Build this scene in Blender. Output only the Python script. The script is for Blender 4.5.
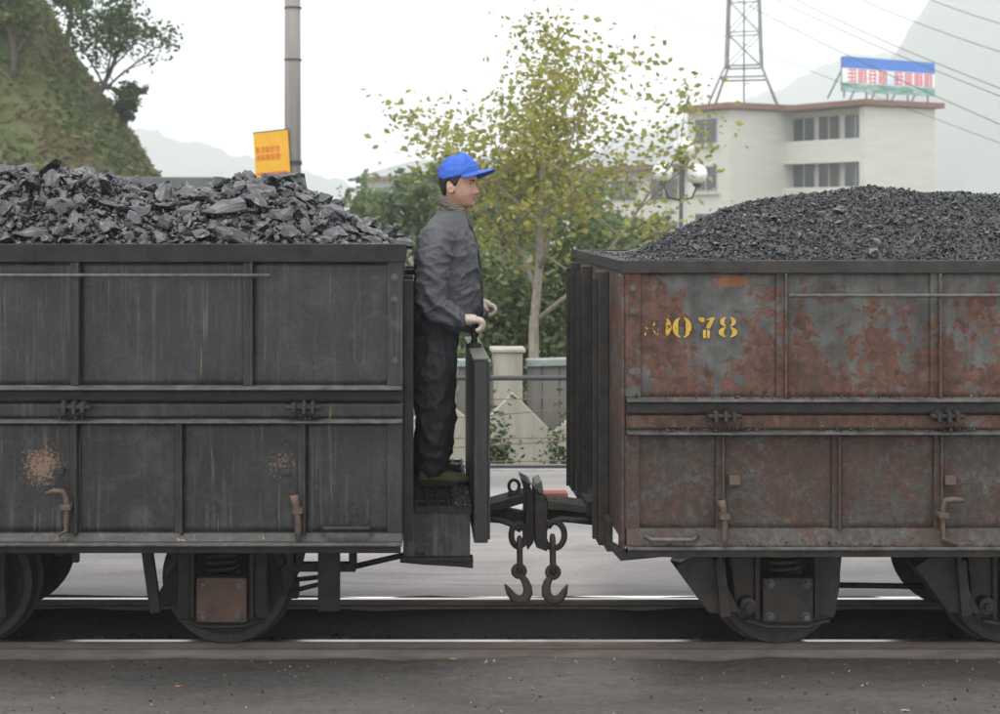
import bpy, bmesh, math, random
import numpy as np
from mathutils import Vector, Matrix, noise as mnoise

for _o in list(bpy.data.objects):
    bpy.data.objects.remove(_o)
random.seed(7)
RNG = np.random.default_rng(7)
S = bpy.context.scene
COL = S.collection

# ------------------------------------------------------------------ camera
# X runs along the track, Y away from the camera, Z up from the top of the rails
CAM_Y, CAM_Z, F_PX, PPX, PPY = -7.4, 2.08, 1450.0, 414.0, 211.0
cam = bpy.data.cameras.new('camera')
cam.sensor_width = 36.0
cam.lens = F_PX / 1000.0 * 36.0
cam.shift_x = (500 - PPX) / 1000.0
cam.shift_y = -(357 - PPY) / 1000.0
cam.clip_start = 0.1
cam.clip_end = 5000
cam.dof.use_dof = True
cam.dof.focus_distance = 6.75
cam.dof.aperture_fstop = 4.0
cam_o = bpy.data.objects.new('camera', cam)
cam_o.location = (0, CAM_Y, CAM_Z)
cam_o.rotation_euler = (math.radians(90), 0, 0)
COL.objects.link(cam_o)
S.camera = cam_o

# ------------------------------------------------------------------ sky, sun, exposure
SUN_EL, SUN_AZ = math.radians(66), math.radians(215)     # azimuth clockwise from +Y
world = bpy.data.worlds.new('World')
S.world = world
world.use_nodes = True
wn = world.node_tree
wn.nodes.clear()
w_out = wn.nodes.new('ShaderNodeOutputWorld')
w_bg = wn.nodes.new('ShaderNodeBackground')
w_bg.inputs['Strength'].default_value = 0.15
w_sky = wn.nodes.new('ShaderNodeTexSky')
w_sky.sky_type = 'NISHITA'
w_sky.sun_disc = False
w_sky.sun_elevation = SUN_EL
w_sky.sun_rotation = SUN_AZ
w_sky.air_density = 1.0
w_sky.dust_density = 6.0
w_sky.ozone_density = 1.0
w_hs = wn.nodes.new('ShaderNodeHueSaturation')
w_hs.inputs['Saturation'].default_value = 0.12
w_mix = wn.nodes.new('ShaderNodeMixRGB')                   # closed overcast: mostly an even white cloud deck
w_mix.inputs['Fac'].default_value = 0.75
w_mix.inputs['Color2'].default_value = (13.0, 13.2, 13.6, 1)
wn.links.new(w_sky.outputs['Color'], w_hs.inputs['Color'])
wn.links.new(w_hs.outputs['Color'], w_mix.inputs['Color1'])
wn.links.new(w_mix.outputs['Color'], w_bg.inputs['Color'])
wn.links.new(w_bg.outputs['Background'], w_out.inputs['Surface'])

sun = bpy.data.lights.new('sun', 'SUN')
sun.energy = 1.3
sun.angle = math.radians(25)
sun.color = (1.0, 0.97, 0.93)
sun_o = bpy.data.objects.new('sun', sun)
sd = Vector((math.sin(SUN_AZ) * math.cos(SUN_EL), math.cos(SUN_AZ) * math.cos(SUN_EL), math.sin(SUN_EL)))
sun_o.rotation_euler = (-sd).to_track_quat('-Z', 'Y').to_euler()
sun_o.location = sd * 30
COL.objects.link(sun_o)

S.view_settings.view_transform = 'Standard'
S.view_settings.look = 'None'
S.view_settings.exposure = 0.15
S.view_settings.gamma = 1.0
S.view_settings.use_curve_mapping = False
S.cycles.max_bounces = 6
S.cycles.diffuse_bounces = 3
S.cycles.glossy_bounces = 3
S.cycles.transparent_max_bounces = 6
S.cycles.volume_bounces = 3
S.cycles.use_denoising = True

# ------------------------------------------------------------------ helpers
def px(x, Y):
    return (x - PPX) * (Y - CAM_Y) / F_PX
def pz(y, Y):
    return CAM_Z - (y - PPY) * (Y - CAM_Y) / F_PX
def at(x, y, Y):
    return Vector((px(x, Y), Y, pz(y, Y)))

WORLD = {}                                                 # world position of every object's origin

def link(o, parent=None, loc=(0, 0, 0)):
    COL.objects.link(o)
    loc = Vector(loc)
    WORLD[o.name] = loc
    if parent is not None:
        o.parent = parent
        o.location = loc - WORLD[parent.name]
    else:
        o.location = loc
    return o

def tag(o, label=None, cat=None, group=None, kind=None):
    if label: o['label'] = label
    if cat: o['category'] = cat
    if group: o['group'] = group
    if kind: o['kind'] = kind
    return o

def thing(name, label, cat, loc=(0, 0, 0), group=None):
    o = bpy.data.objects.new(name, None)
    o.empty_display_size = 0.2
    link(o, None, loc)
    return tag(o, label, cat, group)

class MB:
    """collects shapes in world coordinates and links them as one mesh object"""
    def __init__(s):
        s.v, s.f, s.sm, s.mi = [], [], [], []
    def add(s, vs, fs, smooth=False, mi=0):
        n = len(s.v)
        s.v.extend([tuple(p) for p in vs])
        for f in fs:
            s.f.append(tuple(i + n for i in f))
            s.sm.append(smooth)
            s.mi.append(mi)
        return s
    def box(s, x0, x1, y0, y1, z0, z1, m=None):
        vs = [(x, y, z) for x in (x0, x1) for y in (y0, y1) for z in (z0, z1)]
        if m is not None:
            vs = [m @ Vector(p) for p in vs]
        return s.add(vs, [(0, 1, 3, 2), (4, 6, 7, 5), (0, 4, 5, 1), (2, 3, 7, 6), (0, 2, 6, 4), (1, 5, 7, 3)])
    def beam(s, p0, p1, w, h, up=(0, 0, 1)):
        p0, p1 = Vector(p0), Vector(p1)
        d = (p1 - p0).normalized()
        a = d.cross(Vector(up))
        if a.length < 1e-4: a = d.cross(Vector((0, 1, 0)))
        a.normalize()
        b = a.cross(d)
        vs = [p + a * i * w / 2 + b * j * h / 2 for p in (p0, p1) for i, j in ((-1, -1), (1, -1), (1, 1), (-1, 1))]
        return s.add(vs, [(3, 2, 1, 0), (4, 5, 6, 7), (0, 1, 5, 4), (1, 2, 6, 5), (2, 3, 7, 6), (3, 0, 4, 7)])
    def tube(s, path, r, n=10, caps=True, flat=(1, 1), up=(0, 0, 1), closed=False):
        path = [Vector(p) for p in path]
        k = len(path)
        rs = r if isinstance(r, (list, tuple)) else [r] * k
        vs = []
        ref = None
        for i, p in enumerate(path):
            if closed:
                d = path[(i + 1) % k] - path[i - 1]
            else:
                d = path[min(i + 1, k - 1)] - path[max(i - 1, 0)]
            d.normalize()
            if ref is None:
                ref = Vector(up)
                if abs(d.dot(ref)) > 0.95: ref = Vector((0, 1, 0))
            a = ref - d * ref.dot(d)
            if a.length < 1e-5: a = Vector((1, 0, 0)) - d * d.x
            a.normalize()
            b = d.cross(a)
            ref = a
            for j in range(n):
                t = 2 * math.pi * j / n
                vs.append(p + a * math.cos(t) * rs[i] * flat[0] + b * math.sin(t) * rs[i] * flat[1])
        fs = []
        for i in range(k if closed else k - 1):
            i2 = (i + 1) % k
            for j in range(n):
                j2 = (j + 1) % n
                fs.append((i * n + j, i * n + j2, i2 * n + j2, i2 * n + j))
        s.add(vs, fs, True)
        if caps and not closed:
            b0 = len(s.v) - len(vs)
            s.f.append(tuple(b0 + j for j in reversed(range(n)))); s.sm.append(False); s.mi.append(0)
            s.f.append(tuple(b0 + (k - 1) * n + j for j in range(n))); s.sm.append(False); s.mi.append(0)
        return s
    def cyl(s, p0, p1, r, n=12):
        return s.tube([p0, p1], r, n)
    def prism(s, pts, axis, a0, a1):
        """pts: polygon; axis 'y': pts are (x,z), 'x': (y,z), 'z': (x,y)"""
        def mk(p, a):
            return {'y': (p[0], a, p[1]), 'x': (a, p[0], p[1]), 'z': (p[0], p[1], a)}[axis]
        n = len(pts)
        vs = [mk(p, a0) for p in pts] + [mk(p, a1) for p in pts]
        fs = [tuple(range(n)), tuple(reversed(range(n, 2 * n)))]
        fs += [(i, i + n, (i + 1) % n + n, (i + 1) % n) for i in range(n)]
        return s.add(vs, fs)
    def lathe(s, c, prof, axis='y', n=28):
        """prof: list of (offset along axis, radius)"""
        c = Vector(c)
        vs = []
        for o, r in prof:
            for j in range(n):
                t = 2 * math.pi * j / n
                u, w = math.cos(t) * r, math.sin(t) * r
                vs.append(c + Vector({'y': (u, o, w), 'x': (o, u, w), 'z': (u, w, o)}[axis]))
        fs = [(i * n + j, i * n + (j + 1) % n, (i + 1) * n + (j + 1) % n, (i + 1) * n + j)
              for i in range(len(prof) - 1) for j in range(n)]
        return s.add(vs, fs, False)
    def build(s, name, mat, parent=None, bevel=0, smooth=None, origin=None, fixn=True):
        if origin is None:
            a = np.array(s.v)
            origin = (a.min(0) + a.max(0)) / 2
        origin = Vector([float(q) for q in origin])
        me = bpy.data.meshes.new(name)
        me.from_pydata([(p[0] - origin.x, p[1] - origin.y, p[2] - origin.z) for p in s.v], [], s.f)
        if smooth is None:
            me.polygons.foreach_set('use_smooth', s.sm)
        else:
            me.polygons.foreach_set('use_smooth', [smooth] * len(s.f))
        me.polygons.foreach_set('material_index', s.mi)
        for m in (mat if isinstance(mat, (list, tuple)) else [mat]):
            me.materials.append(m)
        if fixn and len(s.f) < 60000:
            bm = bmesh.new(); bm.from_mesh(me)
            bmesh.ops.recalc_face_normals(bm, faces=bm.faces)
            bm.to_mesh(me); bm.free()
        me.update()
        o = bpy.data.objects.new(name, me)
        link(o, parent, origin)
        if bevel:
            b = o.modifiers.new('bevel', 'BEVEL')
            b.width = bevel; b.segments = 2; b.limit_method = 'ANGLE'; b.angle_limit = math.radians(50)
        return o

def box(name, mat, parent, x0, x1, y0, y1, z0, z1, bevel=0.003):
    return MB().box(x0, x1, y0, y1, z0, z1).build(name, mat, parent, bevel)

def copy_at(src, loc, parent=None, rot=None, scale=None):
    o = src.copy()
    link(o, parent, loc)
    if rot is not None: o.rotation_euler = rot
    if scale is not None: o.scale = scale
    return o

def lerp_table(tab, x):
    if x <= tab[0][0]: return tab[0][1]
    for (a, b), (c, d) in zip(tab, tab[1:]):
        if x <= c:
            return b + (d - b) * (x - a) / (c - a)
    return tab[-1][1]

# ------------------------------------------------------------------ materials
class NT:
    def __init__(s, name):
        s.m = bpy.data.materials.new(name)
        s.m.use_nodes = True
        s.t = s.m.node_tree
        s.b = s.t.nodes['Principled BSDF']
        s.out = s.t.nodes['Material Output']
    def n(s, kind, **kw):
        nd = s.t.nodes.new(kind)
        for k, v in kw.items(): setattr(nd, k, v)
        return nd
    def l(s, a, b):
        s.t.links.new(a, b)
    def pos(s, scale=(1, 1, 1)):
        if not hasattr(s, '_g'): s._g = s.n('ShaderNodeNewGeometry')
        mp = s.n('ShaderNodeMapping')
        mp.inputs['Scale'].default_value = scale
        s.l(s._g.outputs['Position'], mp.inputs['Vector'])
        return mp.outputs['Vector']
    def noise(s, scale, detail=4, rough=0.55, vec=None, dist=0.0):
        nd = s.n('ShaderNodeTexNoise')
        nd.inputs['Scale'].default_value = scale
        nd.inputs['Detail'].default_value = detail
        nd.inputs['Roughness'].default_value = rough
        nd.inputs['Distortion'].default_value = dist
        s.l(vec if vec is not None else s.pos(), nd.inputs['Vector'])
        return nd.outputs['Fac']
    def ramp(s, fac, stops, interp='LINEAR'):
        nd = s.n('ShaderNodeValToRGB')
        nd.color_ramp.interpolation = interp
        el = nd.color_ramp.elements
        while len(el) < len(stops): el.new(0.5)
        for e, (p, c) in zip(el, stops):
            e.position = p
            e.color = (c, c, c, 1) if isinstance(c, (int, float)) else (*c, 1)
        s.l(fac, nd.inputs['Fac'])
        return nd.outputs['Color']
    def mix(s, fac, a, b, mode='MIX'):
        nd = s.n('ShaderNodeMixRGB', blend_type=mode)
        for sock, v in zip(('Fac', 'Color1', 'Color2'), (fac, a, b)):
            if isinstance(v, (int, float)): nd.inputs[sock].default_value = v if sock == 'Fac' else (v, v, v, 1)
            elif isinstance(v, tuple): nd.inputs[sock].default_value = (*v, 1)
            else: s.l(v, nd.inputs[sock])
        return nd.outputs['Color']
    def math(s, op, a, b=0.0):
        nd = s.n('ShaderNodeMath', operation=op)
        for i, v in enumerate((a, b)):
            if isinstance(v, (int, float)): nd.inputs[i].default_value = v
            else: s.l(v, nd.inputs[i])
        return nd.outputs[0]
    def near(s, p, radius, squash=(1, 1, 1)):
        """1 at a world point, falling to 0 at the radius"""
        sub = s.n('ShaderNodeVectorMath', operation='SUBTRACT')
        s.l(s.pos(), sub.inputs[0]); sub.inputs[1].default_value = p
        mul = s.n('ShaderNodeVectorMath', operation='MULTIPLY')
        s.l(sub.outputs[0], mul.inputs[0]); mul.inputs[1].default_value = squash
        ln = s.n('ShaderNodeVectorMath', operation='LENGTH')
        s.l(mul.outputs[0], ln.inputs[0])
        return s.math('SUBTRACT', 1.0, s.math('DIVIDE', ln.outputs['Value'], radius))
    def zpos(s):
        sp = s.n('ShaderNodeSeparateXYZ'); s.l(s.pos(), sp.inputs[0])
        return sp.outputs['Z']
    def rand(s):
        return s.n('ShaderNodeObjectInfo').outputs['Random']
    def island(s):
        return s.n('ShaderNodeNewGeometry').outputs['Random Per Island']
    def bump(s, h, strength=0.3, dist=0.01):
        nd = s.n('ShaderNodeBump')
        nd.inputs['Strength'].default_value = strength
        nd.inputs['Distance'].default_value = dist
        s.l(h, nd.inputs['Height'])
        s.l(nd.outputs['Normal'], s.b.inputs['Normal'])
    def fin(s, color=None, rough=0.7, metal=0.0, spec=0.4):
        if color is not None:
            if isinstance(color, tuple): s.b.inputs['Base Color'].default_value = (*color, 1)
            else: s.l(color, s.b.inputs['Base Color'])
        if isinstance(rough, (int, float)): s.b.inputs['Roughness'].default_value = rough
        else: s.l(rough, s.b.inputs['Roughness'])
        s.b.inputs['Metallic'].default_value = metal
        s.b.inputs['Specular IOR Level'].default_value = spec
        return s.m

def simple(name, c, rough=0.7, var=0.25, scale=20, bump=0.15, spec=0.4, metal=0.0, bdist=0.004):
    t = NT(name)
    f = t.noise(scale, 5, 0.6)
    lo = tuple(q * (1 - var) for q in c); hi = tuple(min(1, q * (1 + var)) for q in c)
    col = t.ramp(f, [(0.3, lo), (0.7, hi)])
    if bump: t.bump(t.noise(scale * 4, 4, 0.6), bump, bdist)
    return t.fin(col, rough, metal, spec)

def leaf_mat(name, cols, trans=0.35, rough=0.6):
    t = NT(name)
    n = len(cols)
    c = t.ramp(t.island(), [(i / max(1, n - 1), q) for i, q in enumerate(cols)])
    t.fin(c, rough, 0, 0.25)
    tr = t.n('ShaderNodeBsdfTranslucent')
    t.l(c, tr.inputs['Color'])
    mx = t.n('ShaderNodeMixShader'); mx.inputs[0].default_value = trans
    t.l(t.b.outputs[0], mx.inputs[1]); t.l(tr.outputs[0], mx.inputs[2])
    t.l(mx.outputs[0], t.out.inputs['Surface'])
    return t.m

def dark_steel():
    t = NT('grimy_black_steel')
    v1 = t.mix(0.5, t.noise(1.0, 6, 0.65, t.pos((8, 8, 1.3)), 0.6), t.noise(4.0, 6, 0.7))
    base = t.ramp(v1, [(0.34, (0.005, 0.005, 0.0049)), (0.5, (0.0145, 0.0144, 0.0137)), (0.66, (0.036, 0.0355, 0.0325))])
    fine = t.noise(60, 4, 0.7)
    base = t.mix(0.35, base, t.ramp(fine, [(0.35, 0.010), (0.7, 0.055)]))
    # pale dried water runs
    run = t.noise(1.0, 4, 0.6, t.pos((34, 34, 1.1)), 1.2)
    gate0 = t.noise(3.0, 4, 0.6)
    base = t.mix(t.math('MULTIPLY', t.ramp(run, [(0.54, 0.0), (0.70, 0.65)]), t.ramp(gate0, [(0.42, 0.1), (0.62, 1.0)])), base, (0.12, 0.116, 0.106))
    dust = t.math('MULTIPLY', t.ramp(t.noise(7.0, 6, 0.75, None, 0.8), [(0.50, 0.0), (0.72, 0.55)]), t.ramp(t.noise(1.3, 3, 0.5), [(0.4, 0.2), (0.6, 1.0)]))
    base = t.mix(dust, base, (0.075, 0.073, 0.068))
    # ochre rust runs
    run2 = t.noise(1.0, 3, 0.5, t.pos((26, 20, 0.6)), 0.8)
    gate = t.noise(2.2, 2, 0.5)
    msk = t.math('MULTIPLY', t.ramp(run2, [(0.655, 0.0), (0.70, 1.0)]), t.ramp(gate, [(0.45, 0.0), (0.6, 0.9)]))
    base = t.mix(msk, base, (0.20, 0.13, 0.055))
    # flaked patch where bare ochre shows beside the left latch
    p = at(42, 466, -0.945)
    d = t.math('ADD', t.near(tuple(p), 0.13, (1, 0.3, 1)), t.math('MULTIPLY', t.math('SUBTRACT', t.noise(62, 6, 0.8), 0.5), 4.2))
    base = t.mix(t.ramp(d, [(0.50, 0.0), (0.66, 0.8)]), base, (0.21, 0.13, 0.08))
    p2 = at(284, 464, -0.945)
    d2 = t.math('ADD', t.near(tuple(p2), 0.16, (1, 0.3, 1)), t.math('MULTIPLY', t.math('SUBTRACT', t.noise(75, 5, 0.8), 0.5), 4.2))
    base = t.mix(t.ramp(d2, [(0.85, 0.0), (0.95, 0.6)]), base, (0.17, 0.11, 0.07))
    t.bump(t.noise(45, 5, 0.65), 0.25, 0.006)
    return t.fin(base, t.ramp(fine, [(0.3, 0.36), (0.8, 0.68)]), 0.0, 0.38)

def rusty_paint():
    t = NT('peeling_grey_paint_over_rust')
    big = t.noise(4.2, 3, 0.55, t.pos((1, 1, 0.8)), 0.6)
    med = t.noise(24, 6, 0.62, None, 0.5)
    z = t.zpos()
    low = t.ramp(z, [(0.0, 0.5), (1.0, 0.5)])
    h = t.math('ADD', t.math('MULTIPLY', big, 0.62), t.math('MULTIPLY', med, 0.55))
    # more rust towards the lower edge of each row of plates and beside the corner
    def row(za, zb):
        mr = t.n('ShaderNodeMapRange'); t.l(z, mr.inputs['Value'])
        mr.inputs['From Min'].default_value = za; mr.inputs['From Max'].default_value = zb
        mr.inputs['To Min'].default_value = 0.11; mr.inputs['To Max'].default_value = -0.06
        return mr.outputs[0]
    up = t.math('MULTIPLY', row(1.24, 1.80), t.math('GREATER_THAN', z, 1.1))
    lo = t.math('MULTIPLY', 0.035, t.math('LESS_THAN', z, 1.1))
    h = t.math('ADD', h, t.math('ADD', up, lo))
    c1 = t.near(tuple(at(645, 300, -0.95)), 0.22, (1.3, 0.3, 0.55))
    h = t.math('ADD', h, t.math('MULTIPLY', t.math('MAXIMUM', c1, 0.0), 0.22))
    paint = t.ramp(t.noise(11, 6, 0.65), [(0.3, (0.048, 0.049, 0.046)), (0.7, (0.118, 0.117, 0.107))])
    run = t.noise(1.0, 3, 0.5, t.pos((30, 30, 0.9)))
    paint = t.mix(t.ramp(run, [(0.6, 0.0), (0.75, 0.35)]), paint, (0.15, 0.14, 0.115))
    rust = t.ramp(t.noise(26, 6, 0.7), [(0.3, (0.034, 0.022, 0.017)), (0.7, (0.128, 0.062, 0.041))])
    edge = t.ramp(h, [(0.615, 0.0), (0.628, 1.0), (0.640, 1.0), (0.66, 0.0)])
    c = t.mix(t.ramp(h, [(0.612, 0.0), (0.622, 1.0)]), paint, rust)
    c = t.mix(t.math('MULTIPLY', edge, 0.4), c, (0.19, 0.082, 0.047))
    # bright fresh rust flake under the rim
    p = at(733, 281, -0.945)
    d = t.math('ADD', t.near(tuple(p), 0.125, (1, 0.3, 3.3)), t.math('MULTIPLY', t.math('SUBTRACT', t.noise(40, 5, 0.7), 0.5), 2.2))
    c = t.mix(t.ramp(d, [(0.34, 0.0), (0.42, 0.8)]), c, (0.24, 0.09, 0.042))
    # coal grime
    g = t.mix(0.5, t.noise(2.1, 5, 0.65, t.pos((1, 1, 0.6))), t.noise(1.0, 5, 0.65, t.pos((14, 14, 1.4)), 0.6))
    c = t.mix(t.ramp(g, [(0.46, 0.0), (0.72, 0.7)]), c, (0.024, 0.023, 0.022))
    # soot lies thicker on the lower row of plates, in fine mottling
    soot = t.math('MULTIPLY', t.ramp(t.noise(42, 6, 0.75), [(0.38, 0.15), (0.58, 0.9)]), t.math('LESS_THAN', z, 1.12))
    c = t.mix(soot, c, (0.044, 0.034, 0.029))
    mp = t.ramp(h, [(0.6, 1.0), (0.63, 0.0)])
    t.bump(t.mix(0.35, mp, t.noise(60, 4, 0.7)), 0.55, 0.004)
    return t.fin(c, t.ramp(med, [(0.3, 0.6), (0.8, 0.85)]), 0.0, 0.3)

def dusty_iron(name, c0, c1, rust=(0.14, 0.075, 0.05), amt=0.35):
    t = NT(name)
    f = t.noise(14, 6, 0.65)
    c = t.ramp(f, [(0.3, c0), (0.7, c1)])
    c = t.mix(t.ramp(t.noise(6, 5, 0.65), [(0.5, 0.0), (0.7, amt)]), c, rust)
    t.bump(t.noise(70, 4, 0.65), 0.3, 0.004)
    return t.fin(c, 0.68, 0.0, 0.3)

STEEL = dark_steel()
RUSTP = rusty_paint()
IRON = dusty_iron('coal_blackened_iron', (0.006, 0.006, 0.006), (0.020, 0.0197, 0.0188), (0.04, 0.027, 0.021), 0.3)
IRON_R = dusty_iron('dusty_brown_iron', (0.014, 0.0133, 0.0125), (0.042, 0.039, 0.035), (0.065, 0.042, 0.032), 0.5)
RUST_PLATE = dusty_iron('rusted_axle_box_iron', (0.055, 0.034, 0.026), (0.10, 0.06, 0.045), (0.13, 0.065, 0.045), 0.4)
HOOK_IRON = dusty_iron('forged_brown_iron', (0.030, 0.024, 0.020), (0.07, 0.055, 0.046), (0.10, 0.055, 0.038), 0.5)
BRIGHT_EDGE = simple('worn_grey_iron', (0.09, 0.087, 0.08), 0.5, 0.35, 30, 0.2)
HILITE_EDGE = dusty_iron('highlit_edge_iron', (0.035, 0.034, 0.032), (0.13, 0.125, 0.115), (0.06, 0.048, 0.04), 0.5)  # lighter iron with the highlights of ledges and sills put into its colour
LATCH = dusty_iron('worn_latch_iron', (0.055, 0.04, 0.032), (0.13, 0.09, 0.07), (0.16, 0.08, 0.05), 0.4)

def coal_mat(name, lo, hi, rough=(0.28, 0.6)):
    t = NT(name)
    f = t.noise(22, 6, 0.6, None, 0.5)
    lay = t.noise(9, 4, 0.6, t.pos((1, 1, 5)))
    c = t.ramp(t.mix(0.5, f, lay), [(0.35, lo), (0.66, hi)])
    v = t.mix(1.0, c, t.ramp(t.rand(), [(0, 0.7), (1, 1.35)]), 'MULTIPLY')
    t.bump(t.mix(0.5, f, t.noise(75, 5, 0.7)), 0.4, 0.012)
    return t.fin(v, t.ramp(lay, [(0.35, rough[0]), (0.65, rough[1])]), 0.0, 0.75)
COAL = coal_mat('lump_coal', (0.004, 0.004, 0.0043), (0.034, 0.034, 0.037), (0.13, 0.38))
COAL_F = coal_mat('fine_coal', (0.006, 0.006, 0.0065), (0.022, 0.022, 0.023), (0.45, 0.8))
def fine_chips():
    t = NT('fine_coal_chips')
    c = t.ramp(t.island(), [(0, (0.006, 0.006, 0.0065)), (0.7, (0.024, 0.024, 0.025)), (0.94, (0.045, 0.045, 0.048)), (1, (0.13, 0.13, 0.135))])
    return t.fin(c, 0.38, 0, 0.5)
COAL_CHIP = fine_chips()

def hull_mesh(npts, squash=(1, 1, 1), seed=0, rnd=0.35):
    """an angular broken stone about 1 across; returns verts, faces"""
    r = random.Random(seed)
    bm = bmesh.new()
    for _ in range(npts):
        d = Vector((r.gauss(0, 1), r.gauss(0, 1), r.gauss(0, 1))).normalized()
        d = d * (0.5 - rnd * 0.5 * r.random() ** 2) / max(abs(d.x), abs(d.y), abs(d.z)) ** 0.55 * 0.9
        bm.verts.new((d.x * squash[0], d.y * squash[1], d.z * squash[2]))
    res = bmesh.ops.convex_hull(bm, input=bm.verts)
    dead = list({e for e in res['geom_interior'] + res['geom_unused'] if isinstance(e, bmesh.types.BMVert)})
    if dead: bmesh.ops.delete(bm, geom=dead, context='VERTS')
    bm.verts.index_update()
    vs = np.array([v.co[:] for v in bm.verts]); fs = [tuple(v.index for v in f.verts) for f in bm.faces]
    bm.free()
    return vs, fs

def rand_rot():
    q = RNG.normal(size=4); q /= np.linalg.norm(q)
    w, x, y, z = q
    return np.array([[1 - 2 * (y * y + z * z), 2 * (x * y - z * w), 2 * (x * z + y * w)],
                     [2 * (x * y + z * w), 1 - 2 * (x * x + z * z), 2 * (y * z - x * w)],
                     [2 * (x * z - y * w), 2 * (y * z + x * w), 1 - 2 * (x * x + y * y)]])

def scatter_mesh(name, spots, kinds, mat, parent=None, origin=(0, 0, 0)):
    """spots: (x, y, z, size); one mesh of many small stones"""
    vs, fs, n = [], [], 0
    for x, y, z, s in spots:
        kv, kf = kinds[int(RNG.integers(len(kinds)))]
        v = (kv @ rand_rot().T) * s + np.array([x, y, z]) - np.array(origin)
        vs.append(v)
        fs.extend([(a + n, b + n, c + n) for a, b, c in kf])
        n += len(v)
    me = bpy.data.meshes.new(name)
    me.from_pydata(np.concatenate(vs).tolist(), [], fs)
    me.materials.append(mat)
    o = bpy.data.objects.new(name, me)
    return link(o, parent, origin)

CHIPS = [hull_mesh(9, (1, 0.8, 0.65), 100 + i) for i in range(10)]

# ================================================================== THE SETTING
def grid_sheet(name, mat, x0, x1, y0, y1, nx, ny, zf, kind='structure'):
    vs = []
    for j in range(ny + 1):
        for i in range(nx + 1):
            x = x0 + (x1 - x0) * i / nx; y = y0 + (y1 - y0) * j / ny
            vs.append((x, y, zf(x, y)))
    fs = [(j * (nx + 1) + i, j * (nx + 1) + i + 1, (j + 1) * (nx + 1) + i + 1, (j + 1) * (nx + 1) + i)
          for j in range(ny) for i in range(nx)]
    o = MB().add(vs, fs, True).build(name, mat, None, origin=((x0 + x1) / 2, (y0 + y1) / 2, 0))
    return tag(o, kind=kind)

def nz(x, y, z=0.0, s=1.0):
    return mnoise.noise(Vector((x * s, y * s, z * s)))

# far ground behind the road
g = NT('rough_grass_ground')
GR_GRASS = g.fin(g.ramp(g.noise(0.8, 6, 0.6), [(0.3, (0.07, 0.09, 0.04)), (0.6, (0.13, 0.13, 0.07)), (0.8, (0.2, 0.17, 0.12))]), 0.95, 0, 0.1)
grid_sheet('ground', GR_GRASS, -950, 950, 4.85, 1600, 24, 20, lambda x, y: -1.0)

# near ground: packed earth black with coal dust
def dirt():
    t = NT('coal_dusted_earth')
    a = t.noise(2.6, 6, 0.62, t.pos((0.22, 1.3, 1)), 0.4)
    b = t.noise(34, 5, 0.7, t.pos((0.5, 1, 1)))
    c = t.ramp(a, [(0.25, (0.058, 0.055, 0.051)), (0.5, (0.128, 0.118, 0.107)), (0.75, (0.22, 0.20, 0.178))])
    c = t.mix(0.4, c, t.ramp(b, [(0.3, (0.04, 0.039, 0.038)), (0.55, (0.11, 0.104, 0.098)), (0.75, (0.21, 0.195, 0.18))]))
    t.bump(t.mix(0.5, b, t.noise(110, 4, 0.7)), 0.8, 0.02)
    return t.fin(c, 0.85, 0, 0.3)
DIRT = dirt()
def near_z(x, y):
    return -0.13 + 0.022 * nz(x, y * 2, 0, 1.3) + 0.012 * nz(x, y, 3, 6) + (0.06 if y > -0.52 else 0.06 * max(0, 1 - (-0.52 - y) / 0.3))
grid_sheet('trackside_ground', DIRT, -16, 18, -9.5, -0.44, 340, 100, near_z)

def ballast_m():
    t = NT('black_track_bed')
    b = t.noise(30, 6, 0.7)
    c = t.ramp(b, [(0.3, (0.008, 0.008, 0.008)), (0.7, (0.026, 0.025, 0.024))])
    t.bump(t.noise(60, 5, 0.7), 0.9, 0.02)
    return t.fin(c, 0.85, 0, 0.3)
BALLAST = ballast_m()
bed = grid_sheet('track_bed', BALLAST, -16, 18, -0.44, 0.50, 300, 16,
                 lambda x, y: -0.135 + 0.075 * max(0, (y + 0.1) / 0.45) ** 1.5 * (y < 0.6) + 0.015 * nz(x, y, 1, 3) + 0.006 * nz(x, y, 1, 14))
WOOD_B = simple('coal_blackened_timber', (0.035, 0.033, 0.031), 0.85, 0.3, 12, 0.5)
sl0 = None
for k in range(-9, 12):
    x = k * 0.62 + 0.2
    if sl0 is None:
        sl0 = MB().box(x - 0.09, x + 0.09, -0.43, 0.42, -0.22, -0.118).build('sleeper', WOOD_B, bed, 0.008)
    else:
        copy_at(sl0, (x, -0.005, -0.169), bed)

# rails
def rail_head():
    t = NT('rail_steel')
    sp = t.n('ShaderNodeSeparateXYZ')
    gm = t.n('ShaderNodeNewGeometry'); t.l(gm.outputs['Normal'], sp.inputs[0])
    top = t.math('MULTIPLY', t.ramp(sp.outputs['Z'], [(0.80, 0.0), (0.93, 1.0)]), t.math('GREATER_THAN', t.zpos(), -0.004))
    f = t.noise(25, 5, 0.65, t.pos((0.2, 1, 1)))
    rusty = t.ramp(f, [(0.3, (0.06, 0.046, 0.038)), (0.7, (0.12, 0.098, 0.083))])
    c = t.mix(top, rusty, (0.55, 0.54, 0.52))
    t.l(top, t.b.inputs['Metallic'])
    m = t.fin(c, t.ramp(top, [(0, 0.75), (1, 0.3)]), 0, 0.5)
    t.l(top, t.b.inputs['Metallic'])
    return m
RAIL = rail_head()
prof = [(-0.045, -0.115), (0.045, -0.115), (0.045, -0.105), (0.012, -0.095), (0.008, -0.04), (0.024, -0.028),
        (0.026, -0.006), (0.018, 0.0005), (-0.018, 0.0005), (-0.026, -0.006), (-0.024, -0.028), (-0.008, -0.04), (-0.012, -0.095), (-0.045, -0.105)]
for yc in (-0.381, 0.381):
    tag(MB().prism([(p[0] + yc, p[1]) for p in prof], 'x', -16, 18).build('rail', RAIL), kind='structure')

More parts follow.
